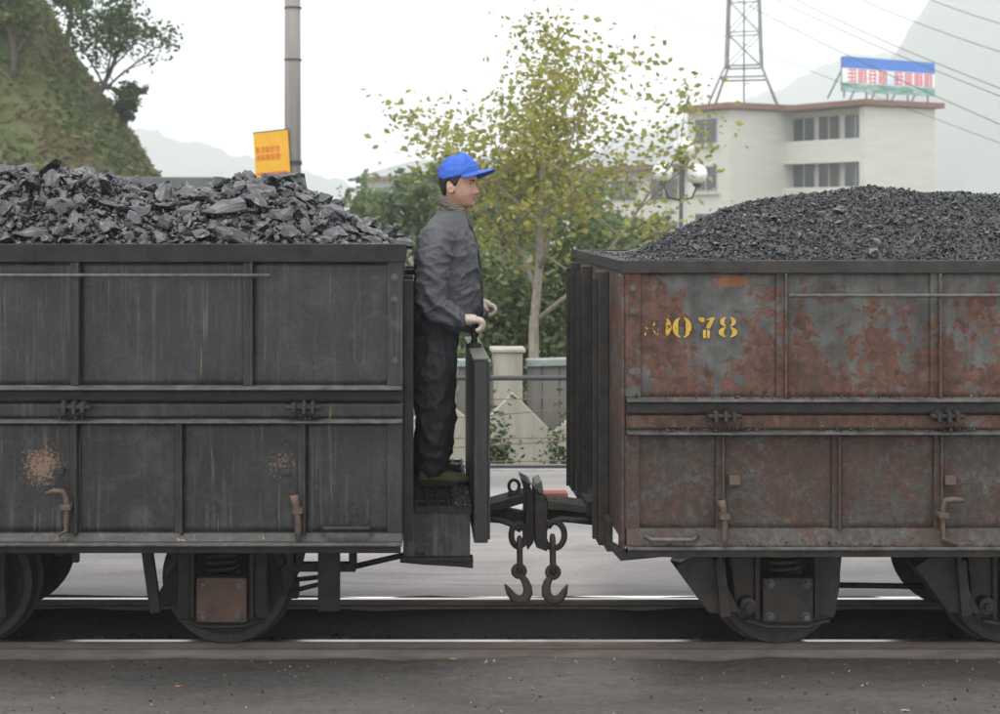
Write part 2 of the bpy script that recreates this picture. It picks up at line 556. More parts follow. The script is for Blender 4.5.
# pale worn concrete road beyond the track
def road_m():
    t = NT('pale_worn_road')
    a = t.noise(0.9, 6, 0.62, t.pos((0.35, 1.5, 1)), 0.8)
    c = t.ramp(a, [(0.32, (0.11, 0.107, 0.104)), (0.45, (0.22, 0.197, 0.187)), (0.56, (0.31, 0.268, 0.25)), (0.7, (0.40, 0.36, 0.335))])
    b = t.noise(2.0, 6, 0.65, t.pos((0.3, 1.6, 1)), 0.6)
    c = t.mix(t.ramp(b, [(0.48, 0.0), (0.60, 0.7)]), c, (0.12, 0.117, 0.115))
    c = t.mix(0.2, c, t.ramp(t.noise(40, 4, 0.7), [(0.3, 0.18), (0.7, 0.5)]))
    t.bump(t.noise(50, 4, 0.7), 0.25, 0.006)
    return t.fin(c, t.ramp(a, [(0.3, 0.35), (0.55, 0.7)]), 0, 0.4)
ROAD = road_m()
def road_z(x, y):
    return -0.02 - 0.05 * min(1, max(0, (y - 0.5) / 0.5)) + 0.006 * nz(x, y, 2, 0.8)
grid_sheet('road', ROAD, -40, 60, 0.50, 4.78, 200, 24, road_z)
kerbm = simple('weathered_concrete', (0.30, 0.29, 0.27), 0.85, 0.2, 9, 0.3)
tag(MB().box(-40, 60, 4.6, 4.85, -1.0, -0.055).build('kerb', kerbm, None, 0.015), kind='structure')

# loose stones
tag(scatter_mesh('trackside_gravel', [(x, y, near_z(x, y) + 0.2 * s, s) for x, y, s in
     zip(RNG.uniform(-3.2, 4.6, 5200), -0.47 - 2.2 * RNG.random(5200) ** 1.2, 0.006 + 0.022 * RNG.random(5200) ** 5)], CHIPS,
     (lambda t: t.fin(t.ramp(t.island(), [(0, (0.04, 0.04, 0.04)), (0.6, (0.12, 0.114, 0.106)), (0.9, (0.24, 0.22, 0.19)), (1, (0.42, 0.36, 0.26))]), 0.85, 0, 0.2))(NT('gravel_stones')),
     None, (0, -1.2, -0.1)), kind='stuff')
tag(scatter_mesh('track_ballast_stones', [(x, y, -0.128 + 0.25 * s, s) for x, y, s in
     zip(RNG.uniform(-3.6, 5.2, 5000), RNG.uniform(-0.35, 0.35, 5000), 0.012 + 0.03 * RNG.random(5000) ** 2)], CHIPS,
     (lambda t: t.fin(t.ramp(t.island(), [(0, (0.007, 0.007, 0.007)), (0.85, (0.02, 0.0195, 0.0185)), (1, (0.06, 0.057, 0.054))]), 0.85, 0, 0.25))(NT('black_ballast')),
     None, (0, 0, -0.1)), kind='stuff')
# litter one can point at
LEAFY = simple('dry_leaf', (0.42, 0.33, 0.16), 0.8, 0.2, 40, 0)
PALE = simple('pale_stone', (0.30, 0.28, 0.26), 0.85, 0.2, 30, 0.3)
def debris(x, y, w, mat, name, label, cat, seed, sq=(1, 0.7, 0.4)):
    Y = CAM_Y + F_PX * (CAM_Z + 0.11) / (y - PPY)
    z = near_z(px(x, Y), Y) if Y < -0.44 else -0.12
    v, f = hull_mesh(14, sq, seed)
    w *= (Y - CAM_Y) / F_PX
    o = MB().add([(q[0] * w + px(x, Y), q[1] * w + Y, q[2] * w + z + 0.12 * w) for q in v], f).build(name, mat)
    tag(o, label, cat)
debris(452, 668, 11, LEAFY, 'dead_leaf', 'yellowish dead leaf lying on the black ground below the gap between the wagons', 'leaf', 5, (1, 0.8, 0.12))
debris(178, 686, 9, simple('brick_chip', (0.36, 0.16, 0.09), 0.85, 0.2, 30, 0), 'brick_chip', 'small orange brick chip on the ground at lower left', 'stone', 6, (1, 0.6, 0.3))
debris(905, 706, 11, simple('orange_chip', (0.5, 0.3, 0.16), 0.85, 0.2, 30, 0), 'brick_chip', 'pale orange chip on the ground in the lower right corner', 'stone', 7, (1, 0.5, 0.25))
debris(80, 652, 14, PALE, 'pale_stone', 'pale flat stone beside the near rail at far left', 'stone', 8)
debris(545, 652, 14, PALE, 'pale_stone', 'pale flat stone beside the near rail below the coupling hooks', 'stone', 9)
debris(800, 655, 15, PALE, 'pale_stone', 'pale flat stone beside the near rail below the right wagon wheel', 'stone', 10)
debris(660, 620, 26, PALE, 'pale_stone', 'large pale stone between the rails in front of the right wagon', 'stone', 11)
# the red brick on the road
bx_, by_ = px(555, 3.25), 3.25
tag(MB().box(bx_ - 0.09, bx_ + 0.09, by_ - 0.06, by_ + 0.06, -0.075, 0.02).build('loose_brick', simple('red_brick', (0.20, 0.065, 0.045), 0.9, 0.2, 30, 0.4), None, 0.008),
    'single red brick lying on the pale road behind the couplings', 'brick')

# ================================================================== BACKGROUND BUILT AT ITS DISTANCE
PIPE = simple('dark_painted_pipe', (0.05, 0.052, 0.055), 0.6, 0.2, 20, 0.1)
RUSTW = simple('rusty_wire', (0.17, 0.11, 0.08), 0.8, 0.3, 40, 0.1)
YF = 4.66
fen = thing('wire_fence', 'low pipe and wire fence along the far edge of the road', 'fence', (1.0, YF, 0))
MB().tube([(-9, YF, pz(378, YF)), (14, YF, pz(378, YF))], 0.021, 10).build('top_rail', PIPE, fen)
MB().box(-9, 14, YF - 0.03, YF + 0.03, pz(470, YF), pz(465, YF)).build('bottom_rail', PIPE, fen, 0.004)
for k, x in enumerate((-8, -5.6, -3.2, -0.72, 1.72, 4.2, 6.7, 9.2, 12)):
    MB().cyl((x, YF, 0.0), (x, YF, pz(376, YF)), 0.026, 10).build('post', PIPE, fen)
def barbed(za, zb, barb):
    m = MB()
    n = 90
    pts = []
    for i in range(n + 1):
        x = -9 + 23 * i / n
        u = (x + 0.72) / 2.44; u -= math.floor(u)
        zz = za + (zb - za) * (u if abs(za - zb) > 0.02 else 0)
        pts.append((x, YF - 0.035, zz - 0.015 * math.sin(math.pi * u)))
    m.tube(pts, 0.0045, 5)
    if barb:
        for i in range(150):
            x = -8.9 + i * 0.152
            m.tube([(x - 0.012, YF - 0.035, za - 0.025), (x + 0.012, YF - 0.035, za + 0.015)], 0.004, 4)
    m.build('wire', RUSTW, fen)
barbed(pz(397, YF), pz(397, YF), False)
barbed(pz(436, YF), pz(436, YF), True)
barbed(pz(424, YF), pz(404, YF), False)
barbed(pz(452, YF), pz(436, YF), False)
barbed(pz(459, YF), pz(459, YF), False)

# board fence with pale coping, pillars, and a low white wall with a stepped top in front of it
YB = 7.7
BOARD = (lambda t: t.fin(t.mix(t.ramp(t.noise(1, 4, 0.6, t.pos((9, 9, 0.8))), [(0.3, 0.0), (0.7, 1.0)]),
        t.ramp(t.rand(), [(0, (0.09, 0.088, 0.08)), (1, (0.20, 0.19, 0.175))]), (0.20, 0.195, 0.18)), 0.9, 0, 0.2))(NT('weathered_grey_boards'))
COPING = simple('pale_blue_coping', (0.25, 0.28, 0.27), 0.8, 0.3, 6, 0.2)
WHITE_W = (lambda t: t.fin(t.mix(t.ramp(t.noise(1, 5, 0.6, t.pos((7, 7, 1.0))), [(0.45, 0.0), (0.75, 0.7)]), (0.37, 0.35, 0.295), (0.17, 0.155, 0.125)), 0.85, 0, 0.2))(NT('stained_whitewash'))
bf = thing('board_fence', 'weathered grey board fence with pale blue coping behind the wire fence', 'fence', (2, YB, -1))
b0 = None
x = -6.0
while x < 9:
    w = random.uniform(0.13, 0.19)
    top = 0.46 + 0.03 * (x > 1.25) * (x - 1.25)
    if x < 0.80 or x > 1.10:
        MB().box(x, x + w - 0.012, YB - random.uniform(0.012, 0.035), YB + 0.02, -1.0, top).build('board', BOARD, bf)
    x += w
for xa, xb in ((-6, 0.80), (1.16, 9)):
    za = 0.46 + 0.03 * (xa > 1.25) * (xa - 1.25); zb = 0.46 + 0.03 * (xb > 1.25) * (xb - 1.25)
    MB().beam((xa, YB, za + 0.04), (xb, YB, zb + 0.04), 0.16, 0.075).build('coping', COPING, bf, 0.01)
pl = thing('gate_pillar', 'square whitewashed pillar between the stretches of board fence', 'pillar', (0.97, YB, -1))
MB().box(0.82, 1.12, YB - 0.16, YB + 0.14, -1, 0.62).build('shaft', WHITE_W, pl, 0.01)
MB().box(0.79, 1.15, YB - 0.18, YB + 0.16, 0.62, 0.66).build('cap', WHITE_W, pl, 0.01)
yw = YB - 0.5
zig = [(-6, -1), (9, -1), (9, pz(415, yw))]
for xx, yy in ((700, 420), (640, 395), (590, 402), (553, 433), (513, 393), (478, 428), (440, 396), (400, 430), (360, 395), (320, 430)):
    zig.append((px(xx, yw), pz(yy, yw)))
zig.append((-6, pz(420, yw)))
tag(MB().prism(zig, 'y', yw, yw + 0.12).build('whitewashed_wall', WHITE_W, None, 0.008),
    'low whitewashed wall with a zigzag top edge in front of the board fence', 'wall')

# ---------------- foliage
GREEN_Y = leaf_mat('yellow_green_leaves', [(0.17, 0.20, 0.045), (0.30, 0.31, 0.075), (0.40, 0.375, 0.11), (0.28, 0.23, 0.085)], 0.4)
GREEN_D = leaf_mat('dark_green_leaves', [(0.03, 0.06, 0.02), (0.06, 0.10, 0.03), (0.09, 0.13, 0.04)], 0.3)
GREEN_M = leaf_mat('mid_green_leaves', [(0.07, 0.11, 0.045), (0.14, 0.19, 0.075), (0.20, 0.245, 0.10)], 0.35)
GREEN_H = leaf_mat('hillside_leaves', [(0.06, 0.10, 0.032), (0.11, 0.155, 0.05), (0.16, 0.19, 0.07), (0.17, 0.15, 0.07)], 0.3)
BROWN_H = leaf_mat('dry_hillside_grass', [(0.11, 0.10, 0.05), (0.16, 0.14, 0.07), (0.19, 0.15, 0.08), (0.09, 0.11, 0.04)], 0.3)
BARK = simple('pale_bark', (0.27, 0.24, 0.20), 0.9, 0.3, 14, 0.5)
BARK_D = simple('dark_bark', (0.10, 0.09, 0.075), 0.9, 0.3, 14, 0.5)

def leaves_obj(name, pts, size, mat, parent=None, origin=(0, 0, 0), elong=1.7, kind=None):
    """one small bent leaf at each point"""
    P = np.array(pts)
    n = len(P)
    sz = size * (0.6 + 0.8 * RNG.random(n))
    a = RNG.normal(size=(n, 3)); a[:, 2] *= 0.6; a /= np.linalg.norm(a, axis=1)[:, None]
    b = RNG.normal(size=(n, 3)); b -= a * (a * b).sum(1)[:, None]; b /= np.linalg.norm(b, axis=1)[:, None]
    c = np.cross(a, b)
    L = sz[:, None] * elong / 2; W = sz[:, None] / 2
    v = np.stack([P - a * L, P + b * W + c * W * 0.25, P + a * L, P - b * W + c * W * 0.25], 1).reshape(-1, 3) - np.array(origin)
    me = bpy.data.meshes.new(name)
    i = np.arange(n) * 4
    me.from_pydata(v.tolist(), [], np.stack([i, i + 1, i + 2, i + 3], 1).tolist())
    me.materials.append(mat)
    o = bpy.data.objects.new(name, me)
    link(o, parent, origin)
    if kind: o['kind'] = kind
    return o

def make_tree(name, label, base, top, spread, leafmat, barkmat, nleaf, lsize, trunk_r, seed, group=None, lean=(0, 0), fork=0.35, tips_only=1.0, levels=3, droop=0.0, vase=(0.25, 0.9), clump_r=0.10):
    r = random.Random(seed)
    t = thing(name, label, 'tree', base, group)
    base = Vector(base)
    H = top - base.z
    wood = MB()
    tips = []
    def branch(p, d, length, rad, lev):
        n = 5
        pts, rs = [p], [rad]
        q = p.copy(); dd = d.normalized()
        for i in range(n):
            dd = (dd + Vector((r.uniform(-1, 1), r.uniform(-1, 1), r.uniform(-0.5, 0.9) - droop * lev)) * 0.16).normalized()
            q = q + dd * length / n
            pts.append(q.copy()); rs.append(rad * (1 - 0.62 * (i + 1) / n))
        wood.tube(pts, rs, 8 if lev < 2 else 5)
        if lev >= 1:
            for i in range(2 if lev < levels else 1, n + 1):
                tips.append((pts[i], lev, length))
        if lev < levels:
            k = {0: 7, 1: 5, 2: 4, 3: 3}[lev]
            for i in range(k):
                u = fork + (1 - fork) * (i + r.random() * 0.7) / k if lev == 0 else 0.25 + 0.75 * (i + r.random()) / k
                j = min(n - 1, int(u * n)); fr = u * n - j
                bp = pts[j].lerp(pts[j + 1], min(1, fr))
                ang = r.uniform(0, 6.283) if lev else i * 2.4 + r.uniform(-0.4, 0.4)
                out = Vector((math.cos(ang), math.sin(ang), r.uniform(*vase) if lev == 0 else r.uniform(-0.1, 0.7)))
                nd = (dd * 0.35 + out).normalized()
                ln = spread * (0.95 - 0.45 * u) * r.uniform(0.75, 1.15) if lev == 0 else length * r.uniform(0.42, 0.62)
                branch(bp, nd, ln, rs[j] * (0.5 if lev == 0 else 0.55), lev + 1)
    branch(base, Vector((lean[0], lean[1], 1)), H * 0.82, trunk_r, 0)
    wood.build('trunk', barkmat, t, smooth=True, fixn=False)
    pts = []
    clump = [(Vector(p), lev, l) for p, lev, l in tips if lev >= 2 or r.random() < 0.4]
    per = max(1, nleaf // max(1, len(clump)))
    for p, lev, l in clump:
        if r.random() > tips_only: continue
        rr = clump_r * spread * r.uniform(0.4, 1.1)
        for _ in range(int(per * r.uniform(0.3, 1.9))):
            cg = lambda: max(-1.5, min(1.5, r.gauss(0, 1)))
            pts.append((p.x + cg() * rr, p.y + cg() * rr, p.z + cg() * rr * 0.7))
    leaves_obj('crown', pts, lsize, leafmat, t, tuple(base))
    return t

def bush(name, label, base, size, mat, n, ls, seed, group=None):
    r = random.Random(seed)
    t = thing(name, label, 'shrub', base, group)
    w = MB()
    pts = []
    bx, by, bz = base
    for k in range(14):
        a = r.uniform(0, 6.28); e = r.uniform(0.3, 1.0)
        tip = Vector((bx + size[0] * 0.8 * math.cos(a) * r.random() ** 0.5, by + size[1] * 0.8 * math.sin(a) * r.random() ** 0.5, bz + size[2] * e))
        mid = (Vector(base) + tip) / 2 + Vector((r.uniform(-.1, .1), r.uniform(-.1, .1), 0)) * size[2]
        w.tube([base, mid, tip], [0.02 * size[2], 0.013 * size[2], 0.005 * size[2]], 5)
        for _ in range(n // 14):
            s = 0.26
            pts.append((tip.x + r.gauss(0, size[0] * s), tip.y + r.gauss(0, size[1] * s), max(bz + 0.02, tip.z + r.gauss(0, size[2] * 0.17) - size[2] * 0.1 * r.random())))
    w.build('stem', BARK_D, t, smooth=True, fixn=False)
    leaves_obj('foliage', pts, ls, mat, t, tuple(base))
    return t

YT = 12.4
make_tree('roadside_tree', 'sparse yellow green tree with pale trunk behind the coal man', (px(534, YT), YT, -1.0), pz(98, YT), 3.35, GREEN_Y, BARK,
          6400, 0.058, 0.088, 21, lean=(0.11, 0), fork=0.40, vase=(0.45, 1.0), clump_r=0.12)
bush('dense_bush', 'dense dark green bush behind the board fence beside the tree trunk', (px(592, 15), 15, -1.0), (1.1, 0.8, 2.7), GREEN_M, 6500, 0.075, 31)
bush('dense_bush', 'low green bush behind the pillar and the standing man', (px(492, 15.5), 15.5, -1.0), (1.1, 0.7, 2.2), GREEN_M, 5000, 0.075, 32)
bush('small_shrub', 'small shrub at the foot of the white wall left of the couplings', (px(500, 5.6), 5.6, -1.0), (0.22, 0.2, 1.1), GREEN_D, 1100, 0.032, 33)
bush('small_shrub', 'small shrub at the foot of the white wall right of the couplings', (px(565, 5.6), 5.6, -1.0), (0.2, 0.2, 1.12), GREEN_D, 1100, 0.032, 34)
make_tree('distant_tree', 'hazy rounded tree behind the coal man and left of the yellow green tree', (px(420, 34), 34, -1.0), pz(188, 34), 3.0, GREEN_M, BARK_D, 5200, 0.15, 0.16, 41, fork=0.25)  # paler leaves on this tree and the next: distance haze put into the colour
make_tree('distant_tree', 'hazy dark tree seen through the middle of the yellow green tree', (px(520, 40), 40, -1.0), pz(205, 40), 3.4, GREEN_M, BARK_D, 5200, 0.16, 0.16, 42, fork=0.25)
make_tree('distant_tree', 'hazy tree to the right behind the three globe lamp', (px(628, 36), 36, -1.0), pz(232, 36), 2.6, GREEN_H, BARK_D, 4200, 0.15, 0.14, 43, fork=0.25)

# globe lamp
YL = 21.0
GLOBE = simple('opal_glass', (0.78, 0.78, 0.76), 0.25, 0.03, 3, 0, 0.5)
lx = px(681, YL)
lt = thing('globe_street_lamp', 'street lamp with three white globes beside the yellow green tree', 'street lamp', (lx, YL, -1.0))
MB().tube([(lx, YL, -1.0), (lx, YL, -0.4), (lx, YL, pz(160, YL))], [0.09, 0.05, 0.035], 10).build('post', PIPE, lt)
for gx, gy, dy in ((662, 172, -0.1), (698, 174, 0.1), (684, 148, 0.0)):
    c = Vector((px(gx, YL), YL + dy, pz(gy, YL)))
    MB().tube([(lx, YL, pz(200, YL)), (c.x * 0.7 + lx * 0.3, YL + dy, pz(198, YL)), (c.x, YL + dy, c.z - 0.24)], 0.022, 8).build('arm', PIPE, lt)
    gl = MB().lathe(c, [(-0.2 * math.cos(a), max(0.002, 0.2 * math.sin(a))) for a in np.linspace(0, math.pi, 15)], 'z', 20).build('globe', GLOBE, lt, smooth=True)
    MB().lathe(c + Vector((0, 0, -0.21)), [(-0.04, 0.05), (0.0, 0.09), (0.03, 0.09), (0.03, 0.0)], 'z', 12).build('collar', PIPE, gl)

# utility pole and yellow sign
YP = 13.6
POLE = (lambda t: t.fin(t.mix(t.ramp(t.noise(1, 5, 0.6, t.pos((12, 12, 0.7))), [(0.35, 0.0), (0.7, 0.8)]), (0.27, 0.255, 0.23), (0.17, 0.16, 0.145)), 0.9, 0, 0.2))(NT('grey_concrete_pole'))
ppx = px(293, YP)
po = thing('utility_pole', 'grey concrete utility pole rising behind the left coal heap', 'pole', (ppx, YP, -1.0))
MB().tube([(ppx, YP, -1.0), (ppx - 0.01, YP, 7.5)], [0.128, 0.108], 20).build('shaft', POLE, po)
for yy in (8, 60, 163):
    z = pz(yy, YP)
    MB().lathe((ppx, YP, z), [(-0.012, 0.119), (-0.012, 0.127), (0.012, 0.127), (0.012, 0.119)] if yy != 163 else
               [(-0.03, 0.12), (-0.03, 0.131), (0.03, 0.131), (0.03, 0.12)], 'z', 20).build('band', PIPE, po)
YEL = simple('orange_yellow_enamel', (0.68, 0.36, 0.02), 0.5, 0.06, 6, 0.0)
RED = simple('red_lettering', (0.62, 0.10, 0.03), 0.6, 0.1, 10, 0.0)
sx0, sx1 = px(255, YP), px(290, YP)
sm = Matrix.Translation((sx1, YP - 0.16, pz(153, YP))) @ Matrix.Rotation(math.radians(-24), 4, 'Z') @ Matrix.Rotation(math.radians(-4), 4, 'Y')
SW = (sx1 - sx0) / math.cos(math.radians(24)) * 1.02; SH = 0.66
sg = thing('yellow_sign', 'orange yellow sign board with red characters fixed to the utility pole', 'sign', (sx1, YP - 0.16, pz(153, YP)))
MB().box(-SW, 0, -0.012, 0.012, -SH / 2, SH / 2, sm).build('panel', YEL, sg, 0.003)
MB().box(-SW - 0.008, 0.008, -0.016, 0.02, SH / 2, SH / 2 + 0.012, sm).build('frame_edge', PIPE, sg)
def glyph(m, x, z, w, h, y, seed, mat4):
    """block of brush strokes like a small ideograph too small to read"""
    r = random.Random(seed)
    t = w * 0.10
    nk = r.choice((4, 5))
    for k in range(nk):
        zz = z - h / 2 + h * (0.03 + 0.86 * k / (nk - 1))
        a = r.uniform(0, 0.18) * w; b = r.uniform(0, 0.18) * w
        m.box(x - w / 2 + a, x + w / 2 - b, y - 0.002, y, zz, zz + t, mat4)
    for xk in r.choice(((-0.36, 0.02, 0.34), (-0.3, 0.25), (-0.38, -0.1, 0.36), (0.0, 0.36))):
        xx = x + w * xk
        m.box(xx - t / 2, xx + t / 2, y - 0.0035, y - 0.0005, z - h / 2, z + h / 2, mat4)
for row, zc in ((0, 0.075), (1, -0.035)):
    for k in range(5):
        m = MB(); glyph(m, -SW + 0.06 + 0.083 * k, zc, 0.07, 0.085, -0.0135, 50 + row * 9 + k, sm)
        m.build('painted_character', RED, sg)
MB().box(-SW + 0.02, -0.03, -0.0145, -0.0125, -SH / 2 + 0.045, -SH / 2 + 0.075, sm).build('painted_stripe', RED, sg)

# ---------------- white building with roof terrace, steel tower and billboard
TILE = (lambda t: t.fin(t.mix(t.ramp(t.noise(1, 4, 0.6, t.pos((0.6, 0.6, 6))), [(0.4, 0.0), (0.7, 0.35)]), (0.60, 0.585, 0.53), (0.42, 0.405, 0.36)), 0.75, 0, 0.3))(NT('cream_tile_wall'))
FASCIA = simple('red_brown_fascia', (0.21, 0.105, 0.08), 0.7, 0.15, 2, 0.0)
WINGL = simple('dark_window_glass', (0.03, 0.038, 0.042), 0.15, 0.3, 0.6, 0.0, 0.8)
WFRAME = simple('grey_window_frame', (0.45, 0.46, 0.46), 0.6, 0.1, 5, 0.0)
GREYROOF = simple('grey_flat_roof', (0.30, 0.31, 0.31), 0.85, 0.15, 0.8, 0.0)
A_ = Vector((-0.5, 0.866, 0)); B_ = Vector((0.866, 0.5, 0))
C2 = Vector((28.6, 84.6, -1.0))
BM = Matrix(((A_.x, B_.x, 0, C2.x), (A_.y, B_.y, 0, C2.y), (0, 0, 1, 0), (0, 0, 0, 1)))  # local (a, b, z)
bd = thing('white_building', 'cream tiled three storey building with brown roof edge on the right', 'building', tuple(C2))
def bb(name, mat, a0, a1, b0, b1, z0, z1, parent=None):
    return MB().box(a0, a1, b0, b1, z0, z1, BM).build(name, mat, parent or bd)
bb('wall', TILE, 0.0, 0.45, 0.0, 6.5, -1, 8.75)
bb('wall', TILE, 0.45, 7.2, 0.9, 6.5, -1, 8.75)
bb('wall', TILE, 7.2, 11.4, -4.75, 6.4, -1, 8.80)
bb('roof', FASCIA, -0.45, 7.2, -0.5, 6.9, 8.80, 9.15)
bb('roof', FASCIA, 6.8, 11.8, -5.2, 6.8, 8.86, 9.25)
for z0, z1 in ((5.45, 6.75), (2.35, 3.65), (-0.7, 0.6)):
    bb('parapet', TILE, 0.45, 7.2, 0.05, 0.22, z0, z1)
    bb('balcony_slab', TILE, 0.45, 7.2, 0.0, 0.9, z0 - 0.22, z0)
def bwin(a0, a1, z0, z1, bface, n=2):
    w = bb('window', WFRAME, a0, a1, bface - 0.06, bface - 0.004, z0, z1)
    st = (a1 - a0) / n
    for k in range(n):
        bb('pane', WINGL, a0 + st * k + 0.07, a0 + st * (k + 1) - 0.07, bface - 0.09, bface - 0.05, z0 + 0.08, z1 - 0.08, w)
for z0 in (6.35, 3.25, 0.1):
    bwin(0.6, 2.5, z0, z0 + 2.05, 0.9)
    bwin(2.9, 4.8, z0, z0 + 2.05, 0.9)
    bwin(5.1, 7.1, z0, z0 + 2.05, 0.9)
for z0 in (6.6, 3.4, 0.2):
    bwin(8.4, 10.6, z0, z0 + 1.75, -4.75, 2)
    bb('sill', TILE, 8.2, 10.8, -4.95, -4.75, z0 - 0.2, z0 - 0.05)
# long lower wing running back to the left
wg = thing('long_low_building', 'long hazy building with grey roof and brown edge behind the yellow green tree', 'building', tuple(BM @ Vector((30, -3, -1))))
bb('wall', TILE, 11.4, 60, -4.2, 5, -1, 5.0, wg)
bb('eave', FASCIA, 11.4, 60.5, -5.0, 5.4, 5.0, 5.35, wg)
MB().add([BM @ Vector(p) for p in ((11.4, -4.9, 5.36), (60.5, -4.9, 5.36), (60.5, 5.3, 5.36), (11.4, 5.3, 5.36), (13.5, 0.2, 7.0), (58, 0.2, 7.0))],
         [(0, 1, 5, 4), (1, 2, 5), (2, 3, 4, 5), (3, 0, 4), (0, 3, 2, 1)]).build('roof', GREYROOF, wg)
for k in range(10):
    for z0 in (2.8, -0.2):
        a0 = 13 + k * 4.6
        w = bb('window', WFRAME, a0, a0 + 3.0, -4.26, -4.204, z0, z0 + 1.6, wg)
        for q in range(2):
            bb('pane', WINGL, a0 + 1.5 * q + 0.08, a0 + 1.5 * q + 1.42, -4.29, -4.25, z0 + 0.08, z0 + 1.52, w)

# lattice tower on the stair block roof
STEEL_T = simple('galvanised_grey_steel', (0.22, 0.22, 0.22), 0.6, 0.15, 2, 0.0)
tc = Vector((px(744, 92.5), 92.5, 9.37))
tw = thing('lattice_tower', 'grey steel lattice tower standing on the roof of the white building', 'tower', tuple(tc))
def tw_half(z):
    return lerp_table([(9.3, 2.75), (11.2, 1.85), (12.0, 1.45), (14, 1.36), (24, 1.0)], z)
LV = [9.37, 11.2, 12.0, 14.3, 16.6, 18.9, 21.2, 23.5]
cornr = lambda z, k: tc + Vector((tw_half(z) * math.cos(k * math.pi / 2 + 0.5) * 1.15, tw_half(z) * math.sin(k * math.pi / 2 + 0.5) * 1.15, z - tc.z))
for k in range(4):
    MB().tube([cornr(z, k) for z in LV], 0.085, 6).build('leg', STEEL_T, tw)
for i, z in enumerate(LV[1:], 1):
    for k in range(4):
        MB().tube([cornr(z, k), cornr(z, (k + 1) % 4)], 0.075 if i < 3 else 0.05, 5).build('cross_bar', STEEL_T, tw)
        if i >= 3:
            for a_, b_ in ((LV[i - 1], z), (z, LV[i - 1])):
                MB().tube([cornr(a_, k), cornr(b_, (k + 1) % 4)], 0.028, 4).build('brace', STEEL_T, tw)
MB().tube([tc + Vector((0, 0, 0)), tc + Vector((0, 0, 13.5))], 0.06, 6).build('cable_ladder', STEEL_T, tw)

# billboard on the roof
BBLUE = simple('billboard_blue', (0.06, 0.20, 0.62), 0.6, 0.08, 0.6, 0.0)
BWHITE = (lambda t: t.fin(t.ramp(t.noise(0.5, 4, 0.6, t.pos((1, 1, 1.5))), [(0.35, (0.62, 0.74, 0.85)), (0.55, (0.85, 0.87, 0.88))]), 0.6, 0, 0.3))(NT('billboard_sky_print'))
BGREEN = (lambda t: t.fin(t.ramp(t.noise(0.9, 5, 0.65, t.pos((1, 1, 3))), [(0.35, (0.05, 0.20, 0.13)), (0.55, (0.25, 0.42, 0.36)), (0.7, (0.65, 0.74, 0.76))]), 0.6, 0, 0.3))(NT('billboard_hill_print'))
BRED = simple('billboard_red', (0.66, 0.03, 0.05), 0.6, 0.05, 1, 0.0)
bl = thing('roof_billboard', 'blue and white billboard with red characters on the roof of the white building', 'billboard', tuple(BM @ Vector((0.4, 3, 9.25))))
def strip(name, mat, b0, b1, z0, z1, a0=0.36, a1=0.44, parent=bl):
    return MB().box(a0, a1, b0, b1, z0, z1, BM).build(name, mat, parent)
BX0, BX1 = -1.55, 6.9
strip('backing', STEEL_T, BX0, BX1, 9.65, 11.85, 0.46, 0.55)
strip('blue_print', BBLUE, BX0, BX1, 11.12, 11.86)
strip('sky_print', BWHITE, BX0, BX1, 10.20, 11.12)
strip('hill_print', BGREEN, BX0, BX1, 9.64, 10.20)
GM = BM @ Matrix(((0, 1, 0, 0), (1, 0, 0, 0), (0, 0, 1, 0), (0, 0, 0, 1)))     # (b, a, z)
for k in range(8):
    m = MB(); glyph(m, BX0 + 0.8 + 0.93 * k + (0.5 if k > 3 else 0), 10.66, 0.84, 0.84, 0.355, 70 + k, GM)
    m.build('red_character', BRED, bl)
for b in (-1.2, 0.8, 2.7, 4.6, 6.5):
    MB().beam(BM @ Vector((0.6, b, 9.25)), BM @ Vector((0.6, b, 11.6)), 0.1, 0.1).build('post', STEEL_T, bl)
    MB().beam(BM @ Vector((0.62, b, 11.3)), BM @ Vector((2.0, b, 9.3)), 0.08, 0.08).build('stay', STEEL_T, bl)

# shed roof peeping over the coal
sh = thing('grey_shed', 'low shed with flat grey roof showing just above the left coal heap', 'building', (px(170, 20), 20.5, -1))
shx0, shx1 = px(128, 20), px(214, 20)
MB().box(shx0, shx1, 20, 23, -1, pz(190, 20)).build('wall', kerbm, sh, 0.02)
MB().box(shx0 - 0.15, shx1 + 0.15, 19.8, 23.2, pz(190, 20), pz(177, 19.8)).build('roof', simple('dark_slate_roof', (0.12, 0.125, 0.13), 0.85, 0.15, 2, 0.0), sh, 0.02)

# ---------------- hill on the left with its trees
def hill_z(x, y):
    edge = -2.56 - (y - 20) * 0.182                          # foot of the slope
    d = max(0, edge - x)
    h = -1.0 + d * 1.55 if d < 12 else -1.0 + 18.6 + (d - 12) * 0.6
    n_ = min(1, d / 2)
    fr = min(1, max(0, (y - 26) / 8)); fr = fr * fr * (3 - 2 * fr)
    h = -1.0 + (h + 1.0) * fr; n_ *= fr
    if d <= 0: return -1.5
    return h + n_ * (1.1 * nz(x, y, 0, 0.22) + 0.6 * nz(x, y, 5, 0.6) + 0.25 * nz(x, y, 8, 1.7))
HILLM = (lambda t: t.fin(t.ramp(t.noise(0.7, 6, 0.65), [(0.3, (0.055, 0.09, 0.035)), (0.5, (0.11, 0.125, 0.055)), (0.72, (0.18, 0.15, 0.09))]), 0.95, 0, 0.1))(NT('grassy_hillside'))
tag(grid_sheet('hill', HILLM, -46, -3, 26, 75, 110, 110, hill_z), kind='structure')
pg, pb = [], []
for _ in range(46000):
    y = random.uniform(26.2, 70); x = -2.56 - (y - 20) * 0.182 - 11.5 * random.random()
    (pg if nz(x, y, 20, 0.4) + 0.5 * nz(x, y, 2, 1.5) > -0.05 else pb).append((x, y, hill_z(x, y) + random.random() ** 2 * 0.6))
